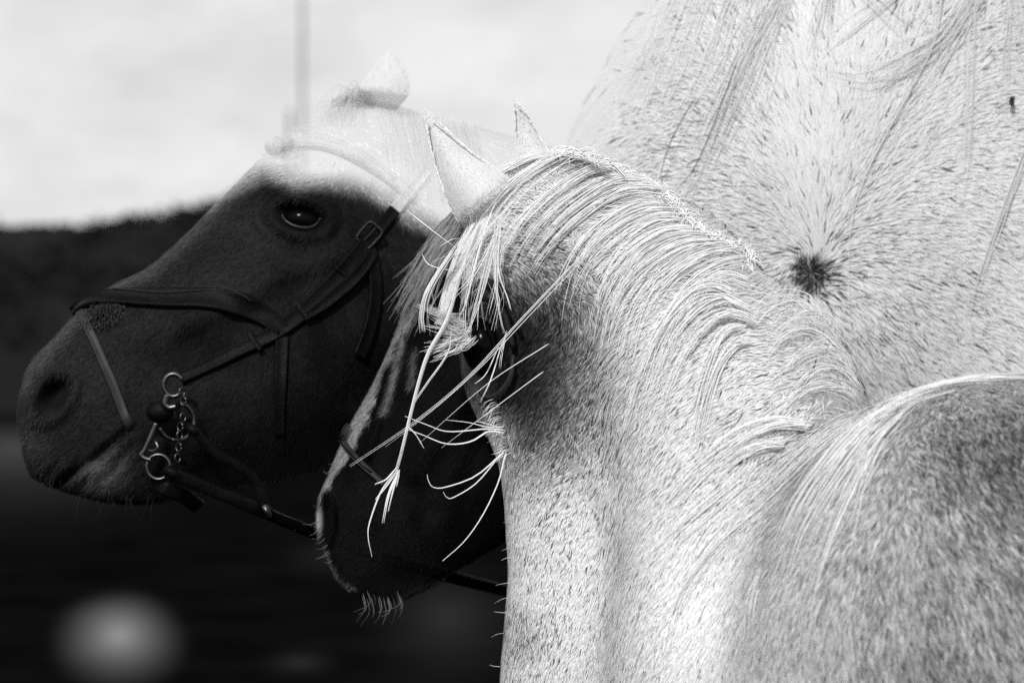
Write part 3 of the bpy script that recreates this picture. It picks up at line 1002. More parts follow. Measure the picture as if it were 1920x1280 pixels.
def build_pale_horse():
    A = at

    def F(X):
        f = ell(X, A(1560, 470, 4.75), (0.46, 0.36, 0.52))                        # shoulder
        f = smin(f, ell(X, A(1900, 620, 4.85), (0.75, 0.40, 0.50)), 0.14)          # barrel
        f = smin(f, cone(X, A(1530, 380, 4.72), A(1640, -520, 4.75), 0.30, 0.19), 0.16)    # neck
        f = smin(f, cone(X, A(1480, 230, 4.56), A(1545, 560, 4.52), 0.11, 0.09), 0.18)     # muscle ridge
        f = smin(f, ell(X, A(3000, 640, 4.95), (0.55, 0.38, 0.48)), 0.2)           # rump
        for lx, ly in ((0.25, 4.62), (0.32, 4.95), (1.55, 4.75), (1.6, 5.1)):
            f = smin(f, cone(X, (lx, ly, 1.15), (lx + 0.02, ly, 0.55), 0.13, 0.065), 0.1)
            f = smin(f, cone(X, (lx + 0.02, ly, 0.55), (lx, ly, 0.06), 0.05, 0.045), 0.03)
        f = smin(f, cone(X, A(1640, -520, 4.75), A(1330, -640, 4.7), 0.15, 0.11), 0.1)     # head out of frame
        f = smin(f, cone(X, A(1330, -640, 4.7), A(1090, -420, 4.65), 0.11, 0.065), 0.06)
        return f
    V, Q = surface_nets(F, (-0.35, 4.1, 0.0), (2.4, 5.4, 2.75), 0.0165)
    V = relax(V, Q, 3)
    tri = tris_of(Q)
    px, py = proj(V)

    def fields(x, y):
        p = 0.68 + 0.06 * (vnoise(x / 90 + 3, y / 90 + 3, 41) - 0.5)
        q = 0.17 + 0.22 * (vnoise(x / 70 + 7, y / 70 + 7, 42) - 0.5)
        q = lerp_blob(q, x, y, 1560, 200, 90, 260, 0.06, 0.85)            # pale midline
        q = lerp_blob(q, x, y, WX, WY, 56, 50, 0.6, 0.95)
        q = lerp_blob(q, x, y, WX + 5, WY - 5, 24, 22, 0.9, 1.0)
        q = lerp_blob(q, x, y, 1540, 430, 45, 60, 0.4, 0.7)
        q = lerp_blob(q, x, y, 1390, 205, 60, 60, 0.42, 0.7)
        q = lerp_blob(q, x, y, 1860, 60, 90, 60, 0.45, 0.8)
        q = lerp_blob(q, x, y, 1250, 310, 90, 50, 0.42, 0.7)
        q = lerp_blob(q, x, y, 1760, 600, 250, 120, 0.30, 0.7)
        q = lerp_blob(q, x, y, 1430, 340, 90, 70, 0.08, 0.7)
        p = lerp_blob(p, x, y, WX, WY, 17, 15, 0.02, 0.97)
        return p, np.clip(q, 0.02, 1)
    p, q = fields(px, py)
    edge = [(1020, 330), (1062, 258), (1120, 150), (1185, 30), (1230, -60)]

    def veil(x, y):
        d = seg_dist(x, y, edge)
        inside = (x - np.interp(y, [-60, 30, 150, 258, 330], [1230, 1185, 1120, 1062, 1020])) > 0
        t_ = np.clip(np.where(inside, d, 0) / 400, 0, 1)
        return np.where(y < 560, 0.03 + 0.97 * t_ * t_ * (3 - 2 * t_), 1.0)
    link('body', make_mesh('body', V, [Q], p * (0.92 - 0.35 * q), alpha=veil(px, py)), M_ghost_skin, pale)
    n = 84000
    P, N = sample_surface(V, tri, n, (980, -120, 2250, 900), 0.15)
    x, y = proj(P)
    thin = rng.random(n) < veil(x, y) ** 1.1
    P, N, x, y = P[thin], N[thin], x[thin], y[thin]
    n = len(P)
    p, q = fields(x, y)
    dx0, up = x - WX, WY - y
    midx = np.where(up > 0, 0.12 * up, 0)                       # the parting leans right as it climbs
    ex = dx0 - midx
    dx = ex * 1.5
    dyu = up - 0.72 * np.abs(ex)
    rad_ = np.hypot(dx0, up)
    sw = np.exp(-(rad_ / 45) ** 2) * 0.9                          # slight swirl at the centre
    m = np.hypot(dx, dyu) + 1e-6
    dx, dyu = dx / m, dyu / m
    dx, dyu = dx * np.cos(sw) - dyu * np.sin(sw), dx * np.sin(sw) + dyu * np.cos(sw)
    ang = rng.normal(0, 0.16, n) + 0.5 * (vnoise(x / 26 + 8, y / 26 + 8, 44) - 0.5)
    ux, uy = dx, -dyu
    D = world_dir(ux * np.cos(ang) - uy * np.sin(ang), ux * np.sin(ang) + uy * np.cos(ang))
    clump = vnoise(x / 11 + 3, y / 11 + 3, 45)
    isdark = rng.random(n) < np.where(rad_ < 50, q * 0.7, q * np.clip(0.15 + 1.5 * clump ** 2, 0, 2) * 0.55)
    tone = np.where(isdark, rng.uniform(0.02, 0.26, n) * np.where(rad_ < 62, 0.4, 1.0), p * rng.uniform(0.93, 1.07, n))
    L = rng.uniform(0.024, 0.042, n) * np.clip(0.62 + rad_ / 150, 0.5, 1)
    link('coat', coat_mesh('coat', P, N, D, L, np.where(isdark, rng.uniform(0.0014, 0.0030, n), rng.uniform(0.0022, 0.004, n)), rng.uniform(0.03, 0.10, n), tone), M_coat, pale, kind='stuff')
    sk = Skin(V, tri)
    lines, rad, ton = [], [], []
    for _ in range(210):                                         # dark tuft at the centre of the whorl
        a_, r_ = rng.uniform(0, 6.283), 34 * rng.random() ** 1.1
        x0, y0 = WX + 2 + r_ * math.cos(a_) * 0.8, WY - 3 + r_ * math.sin(a_) * 0.75
        b_ = a_ + 0.5 + rng.normal(0, 0.35)
        ln = rng.uniform(9, 34)
        lines.append(sk.drape([(x0, y0), (x0 + math.cos(b_) * ln * 0.5, y0 + math.sin(b_) * ln * 0.5), (x0 + math.cos(b_) * ln, y0 + math.sin(b_) * ln)], 0.004 + 0.003 * rng.random(), 4.4))
        rad.append(rng.uniform(0.0004, 0.0010)); ton.append(rng.choice([0.02, 0.08, 0.3], p=[0.5, 0.3, 0.2]))
    link('whorl_tuft', strand_mesh('whorl_tuft', lines, rad, ton, 5), M_coat, pale, kind='stuff')
    # long loose mane hairs hanging across
    lines, rad, ton = [], [], []

    def wisp(pts, count, spread, r=(0.0005, 0.0011), tone=(0.72, 0.9), lift=(0.003, 0.012), wob=4):
        pts = np.array(pts, float)
        for _ in range(count):
            o = rng.normal(0, spread, 2)
            k = len(pts)
            g = np.linspace(0.6, 1.3, k)[:, None]
            L_ = pts + o * g + rng.normal(0, wob, (k, 2))
            h = rng.uniform(*lift)
            L_ = catmull(L_, 10)[: rng.integers(6, 11)]
            lines.append(sk.drape(L_, h, 4.35))
            rad.append(rng.uniform(*r)); ton.append(rng.uniform(*tone))
    for _ in range(70):                                          # fan at upper left
        x0 = rng.uniform(1240, 1490)
        ln = rng.uniform(180, 430)
        sl = np.interp(x0, [1240, 1490], [0.75, 0.36]) + rng.normal(0, 0.12)
        wisp([(x0, -25), (x0 - 0.42 * sl * ln, ln * 0.5), (x0 - sl * ln, ln)], 2, 7, (0.0004, 0.0008), (0.85, 0.97), (0.003, 0.010))
    wisp([(1820, -20), (1778, 62), (1705, 118), (1630, 146), (1545, 128)], 46, 15, (0.0004, 0.0008), (0.85, 0.97), wob=6)
    wisp([(1850, -20), (1800, 50), (1700, 200), (1585, 280), (1450, 325)], 9, 9, (0.0004, 0.0008), (0.85, 0.97), wob=4)
    wisp([(1760, -20), (1745, 80), (1690, 190), (1615, 340), (1590, 450), (1592, 625)], 7, 3, wob=2)
    wisp([(1812, -20), (1808, 180), (1808, 300), (1795, 390)], 8, 6)
    wisp([(1890, -20), (1884, 140), (1888, 280)], 9, 7)
    wisp([(1935, 240), (1900, 335), (1865, 430), (1838, 510), (1815, 600)], 10, 4, wob=2)
    wisp([(1900, -20), (1915, 60), (1904, 110)], 12, 9)
    wisp([(1600, -20), (1680, 60), (1760, 120)], 5, 12)
    wisp([(1700, -20), (1600, 60), (1545, 110)], 6, 14)
    wisp([(1560, -20), (1545, 60), (1542, 120)], 14, 16)
    wisp([(1480, -20), (1450, 40), (1390, 160), (1330, 300), (1290, 400)], 20, 13, wob=4)
    for L_ in ([(1398, 120), (1365, 210), (1320, 320), (1270, 380), (1240, 455)], [(1322, 195), (1292, 245), (1272, 290), (1259, 340), (1264, 362)], [(1240, 455), (1225, 500)]):
        lines.append(sk.drape(catmull(L_, 9), 0.03, 4.25)); rad.append(0.0012); ton.append(0.03)
    link('mane', strand_mesh('mane', lines, rad, ton, 16), material('sheer_mane_hair', None, rough=0.5, spec=0.2, alpha=0.6), pale)
    # one dark burr of hair
    lines = [sk.drape([(1886 + rng.normal(0, 2), 190), (1885 + rng.normal(0, 3), 200), (1886 + rng.normal(0, 2), 209)], 0.02, 4.4) for _ in range(14)]
    link('tangle', strand_mesh('tangle', lines, [0.0013] * 14, [0.02] * 14, 6), M_mane, pale, kind='stuff')


build_pale_horse()

# ------------------------------------------------------------------ white horse in front, seen from behind its shoulder
white = thing('horse', (0.5, 3.4, 0), 'white horse in front, seen over its shoulder, with sweeping mane and dark eye patch', 'horse', HORSES)


def build_white_horse():
    A = at

    def F(X):
        f = cone(X, A(1015, 470, 3.95), A(1085, 800, 3.90), 0.110, 0.105)                        # forehead to cheek
        f = smin(f, cone(X, A(1085, 800, 3.90), A(1100, 960, 3.89), 0.103, 0.096), 0.05)
        f = smin(f, cone(X, A(1100, 960, 3.89), A(1055, 1480, 3.92), 0.100, 0.098), 0.05)            # face below
        f = smin(f, ell(X, A(915, 655, 3.92), (0.038, 0.05, 0.085)), 0.05)                         # eye bulge
        f = smin(f, cone(X, A(1060, 430, 3.98), A(1210, 560, 3.92), 0.095, 0.135), 0.06)           # poll, neck
        f = smin(f, cone(X, A(1210, 560, 3.92), A(1370, 770, 3.82), 0.135, 0.160), 0.06)
        f = smin(f, cone(X, A(1370, 770, 3.82), A(1480, 1060, 3.70), 0.160, 0.185), 0.07)
        f = smin(f, ell(X, A(1866, 1252, 3.46), (0.302, 0.28, 0.336)), 0.06)                        # shoulder
        f = smin(f, ell(X, A(1390, 1330, 3.70), (0.17, 0.18, 0.26)), 0.14)                         # chest
        f = smin(f, cone(X, A(1215, 1010, 3.85), A(1215, 1450, 3.82), 0.085, 0.10), 0.09)           # throat
        f = smin(f, cone(X, A(1900, 1180, 3.55), (1.9, 3.2, 1.12), 0.29, 0.34), 0.10)              # barrel
        f = smin(f, ell(X, (2.1, 3.1, 1.15), (0.45, 0.33, 0.36)), 0.12)
        for lx, ly in ((0.38, 3.38), (0.5, 3.7), (2.15, 2.95), (2.2, 3.25)):
            f = smin(f, cone(X, (lx, ly, 0.95), (lx + 0.02, ly, 0.5), 0.115, 0.06), 0.08)
            f = smin(f, cone(X, (lx + 0.02, ly, 0.5), (lx, ly, 0.05), 0.048, 0.045), 0.03)
        # hollow of the eye
        f = np.maximum(f, -ell(X, A(897, 655, 3.78), (0.030, 0.10, 0.055)))
        return f
    V, Q = surface_nets(F, (-0.2, 2.6, 0.0), (2.65, 4.25, 1.85), 0.0125)
    V = relax(V, Q, 2)
    tri = tris_of(Q)
    # ears
    eA = ear_mesh([(905, 480), (868, 425), (838, 372), (818, 315), (803, 255), (797, 210)], [(1010, 400), (968, 345), (930, 316), (890, 290), (845, 250), (800, 207)], 3.87, 3.93, 0.30)
    eB = ear_mesh([(985, 360), (972, 318), (969, 285), (967, 250), (965, 215), (961, 192)], [(1065, 345), (1052, 312), (1030, 285), (1008, 250), (988, 212), (965, 190)], 3.98, 4.02, 0.22)
    px, py = proj(V)

    def fields(x, y):
        p = 0.66 + 0.08 * (vnoise(x / 80 + 3, y / 80 + 3, 51) - 0.5)
        q = 0.14 + 0.16 * (vnoise(x / 60 + 7, y / 60 + 7, 52) - 0.5)
        # cheek: salt and pepper
        q = lerp_blob(q, x, y, 1060, 1010, 130, 330, 0.30, 0.85, 0, 4)
        p = lerp_blob(p, x, y, 1060, 1060, 130, 260, 0.82, 0.85, 0, 4)
        q = lerp_blob(q, x, y, 1070, 560, 70, 140, 0.75, 0.9, -10)
        q = lerp_blob(q, x, y, 1010, 480, 70, 45, 0.65, 0.9)
        q = lerp_blob(q, x, y, 1040, 800, 90, 90, 0.55, 0.8)
        q = lerp_blob(q, x, y, 985, 640, 75, 190, 1.0, 1.0, 0, 3)
        q = lerp_blob(q, x, y, 1050, 700, 110, 220, 0.8, 0.9, 0, 3)
        p = lerp_blob(p, x, y, 1035, 690, 128, 218, 0.15, 0.92, 0, 3)
        p = lerp_blob(p, x, y, 1000, 675, 88, 180, 0.022, 0.98, 0, 3)
        p = lerp_blob(p, x, y, 930, 660, 88, 140, 0.005, 1.0, 0, 4)
        p = lerp_blob(p, x, y, 940, 822, 24, 42, 0.7, 0.8)
        q = lerp_blob(q, x, y, 940, 822, 24, 42, 0.15, 0.8)
        q = lerp_blob(q, x, y, 985, 1190, 45, 60, 0.85, 0.9)
        p = lerp_blob(p, x, y, 985, 1190, 40, 55, 0.35, 0.7)
        p = lerp_blob(p, x, y, 860, 470, 50, 60, 0.76, 0.9)
        q = lerp_blob(q, x, y, 860, 470, 50, 60, 0.08, 0.9)
        band = np.exp(-(seg_dist(x, y, [(1085, 870), (1140, 950), (1185, 1050)]) / 26) ** 2)
        p = p * (1 - 0.2 * band)
        # chest whitened as strong light; dappled shoulder darkened rightward as painted shade
        q = lerp_blob(q, x, y, 1310, 1140, 120, 200, 0.03, 0.97)
        p = lerp_blob(p, x, y, 1310, 1140, 120, 200, 0.92, 0.97)
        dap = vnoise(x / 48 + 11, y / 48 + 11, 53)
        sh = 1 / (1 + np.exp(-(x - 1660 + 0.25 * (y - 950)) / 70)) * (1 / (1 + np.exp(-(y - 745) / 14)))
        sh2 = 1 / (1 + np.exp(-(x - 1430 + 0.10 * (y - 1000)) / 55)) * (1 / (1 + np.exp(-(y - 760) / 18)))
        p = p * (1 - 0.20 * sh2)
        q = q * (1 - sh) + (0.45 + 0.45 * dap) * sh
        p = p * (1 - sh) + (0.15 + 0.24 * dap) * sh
        q = lerp_blob(q, x, y, 1860, 850, 110, 120, 0.95, 0.8)
        p = lerp_blob(p, x, y, 1860, 850, 110, 120, 0.10, 0.8)
        return p, np.clip(q, 0.02, 1)
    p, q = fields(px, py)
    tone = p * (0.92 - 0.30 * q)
    n0 = len(V)
    VV = np.vstack([V, eA[0], eB[0]])
    QQ = np.vstack([Q, eA[1] + n0, eB[1] + n0 + len(eA[0])])
    crest_line = [(1000, 300), (1060, 292), (1130, 306), (1215, 352), (1300, 430), (1395, 488), (1480, 560), (1560, 670), (1605, 785)]

    def veil(x, y):
        t_ = np.clip((seg_dist(x, y, crest_line) - 10) / 210, 0, 1)
        lo = np.interp(x, [1090, 1200], [0.9, 0.06])
        return lo + (1 - lo) * t_ * t_ * (3 - 2 * t_)
    link('body', make_mesh('body', VV, [QQ], alpha=np.concatenate([veil(px, py), np.full(len(eA[0]), 0.85), np.full(len(eB[0]), 0.6)]), tone=np.concatenate([tone, np.full(len(eA[0]), 0.70), np.full(len(eB[0]), 0.8)])), M_ghost_skin, white)
    link('ear_hair', ear_coat([eA, eB], 5000, 0.72, (0.1, 0, 0)), M_coat, white, kind='stuff')
    sk = Skin(V, tri)
    ctrl = [(1000, 470, 0.95, 0.3), (1080, 540, 0.75, 0.6), (930, 500, 0.6, 0.5), (1020, 640, -0.55, 0.85), (1080, 700, -0.6, 0.8), (960, 700, -0.3, 0.95), (1010, 810, -0.5, 0.87),
            (1080, 1000, -0.38, 0.92), (960, 1150, -0.2, 1), (1150, 1150, -0.42, 0.9), (1150, 420, -0.85, 0.4), (1250, 560, -0.85, 0.4), (1350, 700, -0.6, 0.8), (1250, 850, -0.5, 0.87),
            (1180, 700, -0.6, 0.7), (1450, 650, -0.8, 0.3), (1400, 1000, -0.4, 0.9), (1300, 1150, -0.4, 0.9), (1550, 900, -0.25, 0.97), (1750, 850, 0.45, 0.9), (1860, 1000, 0.5, 0.85), (1700, 1200, 0.25, 0.97),
            (1650, 740, -0.6, 0.3), (1850, 730, 0.2, 0.9), (1500, 1200, 0.05, 1)]
    n = 135000
    P, N = sample_surface(V, tri, n, (820, 260, 2150, 1420), 0.12)
    x, y = proj(P)
    inside = (np.hypot((x - 903) / 42, (y - 655) / 78) < 0.95)
    inside |= rng.random(len(x)) > veil(x, y)
    P, N, x, y = P[~inside], N[~inside], x[~inside], y[~inside]
    n = len(P)
    p, q = fields(x, y)
    dx, dy = flow(x, y, ctrl)
    ang = rng.normal(0, 0.17, n) + 0.6 * (vnoise(x / 22 + 8, y / 22 + 8, 54) - 0.5)
    D = world_dir(dx * np.cos(ang) - dy * np.sin(ang), dx * np.sin(ang) + dy * np.cos(ang))
    clump = vnoise(x / 9 + 3, y / 9 + 3, 55)
    isdark = rng.random(n) < q * np.clip(0.2 + 1.5 * clump ** 2, 0, 2) * 0.6
    spread = np.interp(p, [0.02, 0.15, 0.4, 0.7], [0.75, 0.75, 0.4, 0.09])
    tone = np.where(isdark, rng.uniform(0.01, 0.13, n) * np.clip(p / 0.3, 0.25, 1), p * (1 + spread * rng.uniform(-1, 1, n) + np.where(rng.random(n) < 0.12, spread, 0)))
    head = x < 1130
    L = np.where(head, rng.uniform(0.011, 0.021, n), rng.uniform(0.018, 0.032, n))
    Wd = np.where(isdark, rng.uniform(0.0011, 0.0021, n), rng.uniform(0.0018, 0.0032, n)) * np.where(head, 0.8, 1)
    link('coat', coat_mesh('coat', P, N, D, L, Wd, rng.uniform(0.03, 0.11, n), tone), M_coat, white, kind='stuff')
    # ear fringe
    lines, rad, ton = [], [], []
    for edge, dd, cnt in (([(862, 420), (838, 372), (818, 315), (803, 255), (797, 210)], 3.90, 150), ([(975, 352), (930, 316), (890, 290), (845, 250), (800, 207)], 3.90, 150),
                          ([(972, 318), (969, 285), (967, 250), (965, 215), (961, 192)], 4.0, 90), ([(1052, 312), (1030, 285), (1008, 250), (988, 212), (965, 190)], 4.0, 90)):
        E = catmull(edge, 60)
        for _ in range(cnt):
            k = rng.integers(0, 55)
            a_, b_ = E[k], E[min(k + 4, 59)]
            o = rng.normal(0, 0.8, 2)
            lines.append(np.array([at(*(a_ + o * 0.4), dd), at(*((a_ + b_) / 2 + o), dd - 0.003), at(*(b_ + o * 1.5), dd)]))
            rad.append(rng.uniform(0.0005, 0.001)); ton.append(0.9)
    link('ear_fringe', strand_mesh('ear_fringe', lines, rad, ton, 6), M_mane, white, kind='stuff')
    # eye
    c, _ = sk.hit(915, 655, 3.85)
    eye_c = at(908, 650, 3.872)
    ball('eye', eye_c, 0.036, M_eye, white, (0.85, 0.9, 1.15), 0.25)
    M_lid = material('dark_eyelid', 0.008, rough=0.5, spec=0.3, bump=(200, 0.5))
    tube('upper_eyelid', [at(868, 590, 3.872), at(884, 560, 3.845), at(915, 556, 3.82), at(945, 590, 3.815), at(962, 650, 3.815)], np.interp(np.linspace(0, 1, 40), [0, .5, 1], [0.004, 0.009, 0.004]), M_lid, white)
    tube('upper_eyelid', [at(880, 545, 3.87), at(905, 530, 3.84), at(940, 550, 3.815), at(975, 620, 3.81)], np.interp(np.linspace(0, 1, 40), [0, .5, 1], [0.003, 0.008, 0.003]), M_lid, white)
    tube('lower_eyelid', [at(962, 665, 3.815), at(958, 705, 3.815), at(940, 735, 3.825), at(916, 745, 3.845), at(898, 730, 3.87)], np.interp(np.linspace(0, 1, 40), [0, .5, 1], [0.003, 0.0055, 0.002]), material('grey_eyelid', 0.014, rough=0.5, spec=0.3), white)
    # mane: locks rooted along the crest, sweeping up and over to the near side
    lines, rad, ton = [], [], []

    def lock(ctrl_px, count, s0, s1, r=(0.0005, 0.0011), lift=(0.006, 0.02), tone=(0.8, 0.93), fallback=3.85, start=0.0):
        c = np.array(ctrl_px, float) + rng.normal(0, 5, 2)
        k = len(c)
        c += np.linspace(0, 1, k)[:, None] * rng.normal(0, 9, 2)
        s1 = s1 * rng.uniform(0.6, 1.5)
        for _ in range(int(count * rng.uniform(0.6, 1.25)) + 1):
            g = np.linspace(s0, s1, k)[:, None]
            tr = rng.uniform(0.55, 1.0)
            st = int(rng.integers(0, 1 + int(9 * start)))
            L_ = catmull(c + rng.normal(0, 1, 2) * g + rng.normal(0, 1.4, (k, 2)), 12)
            L_ = catmull(L_[st: max(st + 4, int(round(12 * tr)))], 8)
            D3 = sk.drape(L_, rng.uniform(*lift), fallback)
            D3[:, 1] = np.convolve(np.pad(D3[:, 1], 1, mode='edge'), [0.25, 0.5, 0.25], 'valid')
            lines.append(D3)
            rad.append(rng.uniform(*r)); ton.append(rng.uniform(*tone))
    # poll and upper crest
    for rx, ry in ((1090, 305), (1120, 312), (1150, 322), (1175, 338), (1195, 352), (1215, 362), (1235, 378)):
        k = (rx - 1090) / 145
        lock([(rx, ry), (rx - 70, ry - 14 + 14 * k), (rx - 150, ry + 25 + 20 * k), (rx - 205, ry + 85 + 10 * k), (rx - 240, ry + 150)], 18, 3, 8)
    for rx, ry in ((1250, 392), (1268, 412), (1285, 428), (1300, 440), (1318, 455), (1335, 465), (1352, 470), (1370, 480), (1385, 488)):
        k = (rx - 1250) / 135
        lock([(rx, ry), (rx - 60, ry + 2 - 6 * k), (rx - 130, ry + 40), (rx - 180, ry + 100), (rx - 205, ry + 170 + 50 * k)], 10, 2.5, 6)
        lock([(rx, ry + 6), (rx - 50, ry + 14), (rx - 110, ry + 60), (rx - 150, ry + 140), (rx - 160, ry + 220)], 8, 3, 9)
    for rx, ry in ((1375, 560), (1390, 585), (1400, 600), (1412, 622), (1400, 545)):
        lock([(rx, ry), (rx - 45, ry - 16), (rx - 95, ry + 10), (rx - 145, ry + 90), (rx - 185, ry + 230)], 20, 3, 8)
    for rx, ry in ((1395, 625), (1410, 650)):
        lock([(rx, ry), (rx - 35, ry + 10), (rx - 65, ry + 60), (rx - 90, ry + 150), (rx - 100, ry + 210)], 12, 3, 7)
    for rx, ry in ((1530, 612), (1548, 640), (1562, 668), (1578, 700), (1590, 735), (1598, 765)):
        lock([(rx, ry), (rx - 26, ry - 22), (rx - 62, ry - 28), (rx - 100, ry - 10), (rx - 125, ry + 24)], 20, 5, 9)
    lock([(1510, 818), (1460, 812), (1410, 830), (1370, 862), (1330, 905)], 30, 7, 12)
    lock([(1470, 850), (1430, 848), (1390, 868), (1350, 905)], 14, 5, 9)
    # long loose hairs of the shoulder, following the folds down
    for pts, cnt in (([(1730, 742), (1640, 790), (1570, 860), (1500, 960), (1460, 1060)], 44), ([(1720, 750), (1640, 815), (1570, 900), (1510, 1000), (1470, 1120), (1420, 1260)], 36),
                     ([(1715, 760), (1650, 830), (1600, 910), (1550, 1020), (1520, 1130), (1510, 1240)], 30), ([(1780, 725), (1700, 748), (1620, 780), (1550, 830), (1480, 900), (1430, 950)], 26),
                     ([(1700, 770), (1640, 850), (1610, 960), (1590, 1070)], 10), ([(1430, 955), (1370, 1000), (1310, 1070), (1265, 1150), (1240, 1270)], 22), ([(1400, 900), (1320, 970), (1250, 1040), (1190, 1130)], 22),
                     ([(1425, 1060), (1412, 1130), (1410, 1200)], 8), ([(1400, 830), (1320, 890), (1260, 960), (1220, 1030)], 20)):
        lock(pts, cnt, 9, 10, r=(0.0004, 0.0009), lift=(0.002, 0.007), tone=(0.72, 0.9), start=0.55)
    lock([(1925, 712), (1850, 715), (1780, 724), (1700, 745), (1640, 770), (1600, 792)], 34, 3, 4, r=(0.0004, 0.0008), lift=(0.002, 0.006), start=0.5)
    link('mane', strand_mesh('mane', lines, rad, ton, 18), M_mane, white)
    # clipped ridge of hair on the crest
    lines, rad, ton = [], [], []
    crest = catmull([(1040, 300), (1100, 300), (1160, 322), (1215, 358), (1260, 400), (1300, 440), (1345, 466), (1390, 484), (1398, 505)], 90)
    for _ in range(1100):
        k = rng.integers(0, 89)
        c0 = crest[k] + rng.normal(0, 3.5, 2)
        ta = rng.normal(-0.6, 0.9)
        L = rng.uniform(10, 26)
        pts = [c0, c0 + np.array([math.cos(ta), math.sin(ta) - 0.2]) * L * 0.5, c0 + np.array([math.cos(ta) * L, math.sin(ta) * L * 0.8 + 4])]
        lines.append(sk.drape(pts, rng.uniform(0.006, 0.016), 3.9)); rad.append(rng.uniform(0.0007, 0.0014)); ton.append(rng.uniform(0.8, 0.95))
    link('crest_ridge', strand_mesh('crest_ridge', lines, rad, ton, 6), M_mane, white, kind='stuff')
    # forelock: traced locks blown over the forehead and eye
    lines, rad, ton = [], [], []

    def free(pts, d, r, tone=0.9, count=1, sp=0.0, d2=None, end=None):
        pts = np.array(pts, float)
        k = len(pts)
        dd = np.linspace(d, d if d2 is None else d2, k)
        for c in range(count):
            g = np.linspace(0.5, 1.0 if end is None else end, k)[:, None]
            q = pts + rng.normal(0, 1, 2) * sp * g
            lines.append(np.array([at(x_, y_, z_ - 0.004 * c / max(count, 1)) for (x_, y_), z_ in zip(q, dd)]))
            rad.append(r * rng.uniform(0.8, 1.2) if count > 1 else r); ton.append(tone)
    free([(762, 394), (805, 428), (851, 462)], 3.80, 0.0014)
    free([(791, 476), (804, 496), (834, 505), (862, 508)], 3.80, 0.0012)
    free([(826, 462), (845, 450), (862, 446)], 3.80, 0.0010)
    # main thick lock hanging over the dark face
    free([(900, 420), (862, 520), (838, 600), (804, 660), (785, 717), (766, 792), (752, 850), (742, 884)], 3.80, 0.0009, 0.85, 16, 3.2, None, 0.5)
    for tip in ([(744, 876), (725, 898), (703, 907)], [(745, 880), (716, 918), (694, 975), (690, 1005), (697, 1042)], [(746, 884), (728, 930), (718, 979)], [(748, 884), (738, 920), (729, 958)], [(748, 880), (744, 900), (741, 912)], [(744, 885), (722, 915), (705, 936)]):
        free(tip, 3.79, 0.0016, 0.9, 2, 1.5)
    free([(845, 620), (838, 662), (800, 717), (780, 745), (776, 752)], 3.79, 0.0011, 0.9, 2, 2)
    # pale locks from the ear base past the eye
    for _ in range(60):
        s0 = rng.random()
        free([(925 - 50 * s0, 400 + 25 * s0), (885 - 30 * s0, 470), (852 - 22 * s0, 545), (826 + rng.normal(0, 8), 608)], 3.84, rng.uniform(0.0005, 0.0010), 0.82, d2=3.815)
    for _ in range(48):                                         # fine flyaway hair among the locks
        x0, y0 = rng.uniform(880, 985), rng.uniform(385, 440)
        ex, ey = rng.uniform(800, 935), rng.uniform(500, 640)
        free([(x0, y0), (0.6 * x0 + 0.4 * ex - 8 + rng.normal(0, 6), 0.62 * y0 + 0.38 * ey), (ex + 8 + rng.normal(0, 8), 0.25 * y0 + 0.75 * ey), (ex, ey)], 3.81, rng.uniform(0.0002, 0.00042), 0.88, d2=3.79)
    free([(849, 470), (804, 541), (792, 590), (794, 622)], 3.80, 0.0011, 0.85, 7, 3)
    free([(870, 440), (820, 515), (797, 560), (792, 610)], 3.80, 0.0008, 0.8, 4, 4)
    for pts in ([(935, 390), (927, 444), (929, 530), (939, 597), (946, 624)], [(940, 400), (915, 520), (886, 605), (868, 642)], [(935, 420), (900, 556), (894, 616)], [(930, 440), (929, 530), (918, 583)],
                [(934, 430), (931, 537), (935, 568), (924, 620)], [(945, 400), (905, 480), (880, 520), (845, 556)], [(942, 639), (920, 710), (899, 755)], [(935, 650), (912, 700), (890, 720)],
                [(960, 380), (905, 440), (870, 500), (850, 530)], [(930, 380), (905, 450), (878, 560), (862, 600)], [(938, 410), (932, 500), (950, 560), (955, 580)], [(950, 620), (942, 660), (938, 690)],
                [(905, 430), (880, 530), (870, 600), (876, 640)], [(925, 440), (900, 540), (885, 600), (880, 640)]):
        free(pts, 3.80, 0.0008, 0.9, 2, 2.5, 3.785)
    free([(1190, 380), (1100, 468), (1035, 535), (972, 601), (871, 710), (766, 796), (653, 872)], 3.80, 0.0009, 0.9, 2, 3, 3.76)
    free([(1180, 400), (1090, 490), (985, 600), (900, 690), (810, 770), (722, 838)], 3.80, 0.0007, 0.85, 1, 0, 3.76)
    free([(1030, 644), (1014, 654), (912, 721), (787, 830)], 3.79, 0.0009, 0.85, 1, 0, 3.76)
    free([(1020, 696), (1006, 706), (920, 770), (828, 839)], 3.79, 0.0009, 0.85, 1, 0, 3.76)
    link('forelock', strand_mesh('forelock', lines, rad, ton, 22, 0.15, 0.3), M_mane, white)
    # eyelashes: a pale brush standing out to the left of the eye
    lines, rad, ton = [], [], []
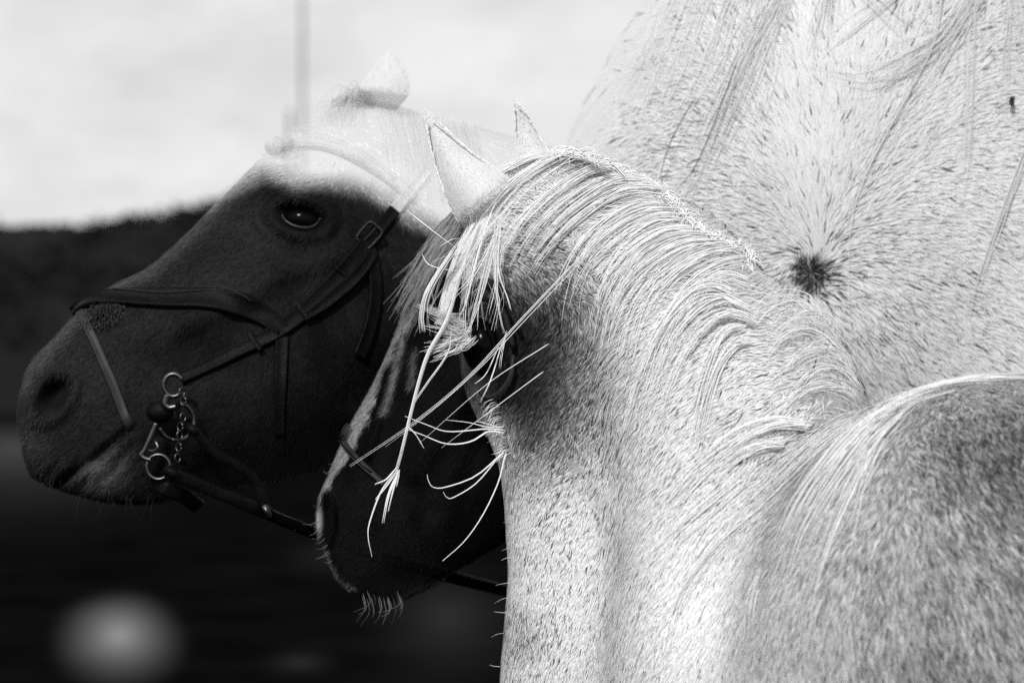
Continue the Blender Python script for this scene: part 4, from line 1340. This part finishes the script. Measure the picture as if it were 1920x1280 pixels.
    for _ in range(22):                                          # small clumps, each fanning a little
        u_ = rng.random()
        root = np.array([862 + 16 * u_ + rng.normal(0, 6), 596 + 40 * u_])
        an = R(208 - 62 * u_ + rng.normal(0, 9))
        ln = rng.uniform(34, 104)
        tip = root + np.array([math.cos(an), math.sin(an)]) * ln
        for _ in range(7):
            e0 = root + rng.normal(0, 5.5, 2)
            e2 = e0 + (tip - e0) * rng.uniform(0.6, 1.05) + rng.normal(0, 3.0, 2)
            e1 = (e0 + e2) / 2 + np.array([0, 5.0 + rng.normal(0, 1.5)])
            lines.append(np.array([at(*e0, 3.83), at(*e1, 3.812), at(*e2, 3.80)])); rad.append(rng.uniform(0.0005, 0.0009)); ton.append(rng.uniform(0.85, 0.95))
    for _ in range(46):
        y0 = rng.uniform(745, 852)
        x0 = float(np.interp(y0, [745, 790, 850], [916, 926, 944])) + rng.normal(0, 3)
        an = R(rng.uniform(95, 160)); L = rng.uniform(10, 26)
        lines.append(np.array([at(x0 + 16, y0 - 4, 3.845), at(x0 + 2, y0, 3.825), at(x0 + math.cos(an) * L, y0 + math.sin(an) * L, 3.82)])); rad.append(rng.uniform(0.0004, 0.0008)); ton.append(0.8)
    link('eyelashes', strand_mesh('eyelashes', lines, rad, ton, 8), M_mane, white, kind='stuff')
    # long feelers below the eye
    lines, rad, ton = [], [], []
    free([(945, 806), (912, 804), (841, 809), (800, 796), (759, 780)], 3.80, 0.0013, 0.88)
    free([(945, 812), (916, 809), (882, 828), (837, 832), (792, 815), (762, 804)], 3.80, 0.0016, 0.88)
    free([(945, 800), (912, 800), (879, 792), (836, 787)], 3.80, 0.0010, 0.85)
    free([(940, 802), (905, 792), (893, 790)], 3.80, 0.0009, 0.85)
    free([(766, 800), (780, 815), (795, 840)], 3.79, 0.0011, 0.85)
    free([(945, 848), (935, 856), (891, 893), (836, 913), (812, 913), (803, 900), (801, 889)], 3.80, 0.0013, 0.85)
    free([(945, 850), (934, 858), (894, 905), (851, 932), (838, 932), (831, 922)], 3.80, 0.0012, 0.85)
    free([(950, 850), (945, 862), (934, 905), (906, 964), (871, 1014), (830, 1051)], 3.80, 0.0013, 0.88)
    for yy in (905, 978, 1003, 1025, 1044, 1092, 1120, 1148, 1186, 1249):
        ln, dr = rng.uniform(3, 13), rng.uniform(-5, 12)
        xe = float(np.interp(yy, [850, 950, 1060, 1280], [948, 960, 946, 920]))
        free([(xe + 14, yy), (xe + 1, yy + dr * 0.3), (xe - ln, yy + dr)], 3.86, rng.uniform(0.0002, 0.0004), 0.8)
    for L_, r_, t_ in zip(lines, rad, ton):
        link('whisker', strand_mesh('whisker', [L_], [r_], [t_], 18, 0.35), M_mane, white)


build_white_horse()
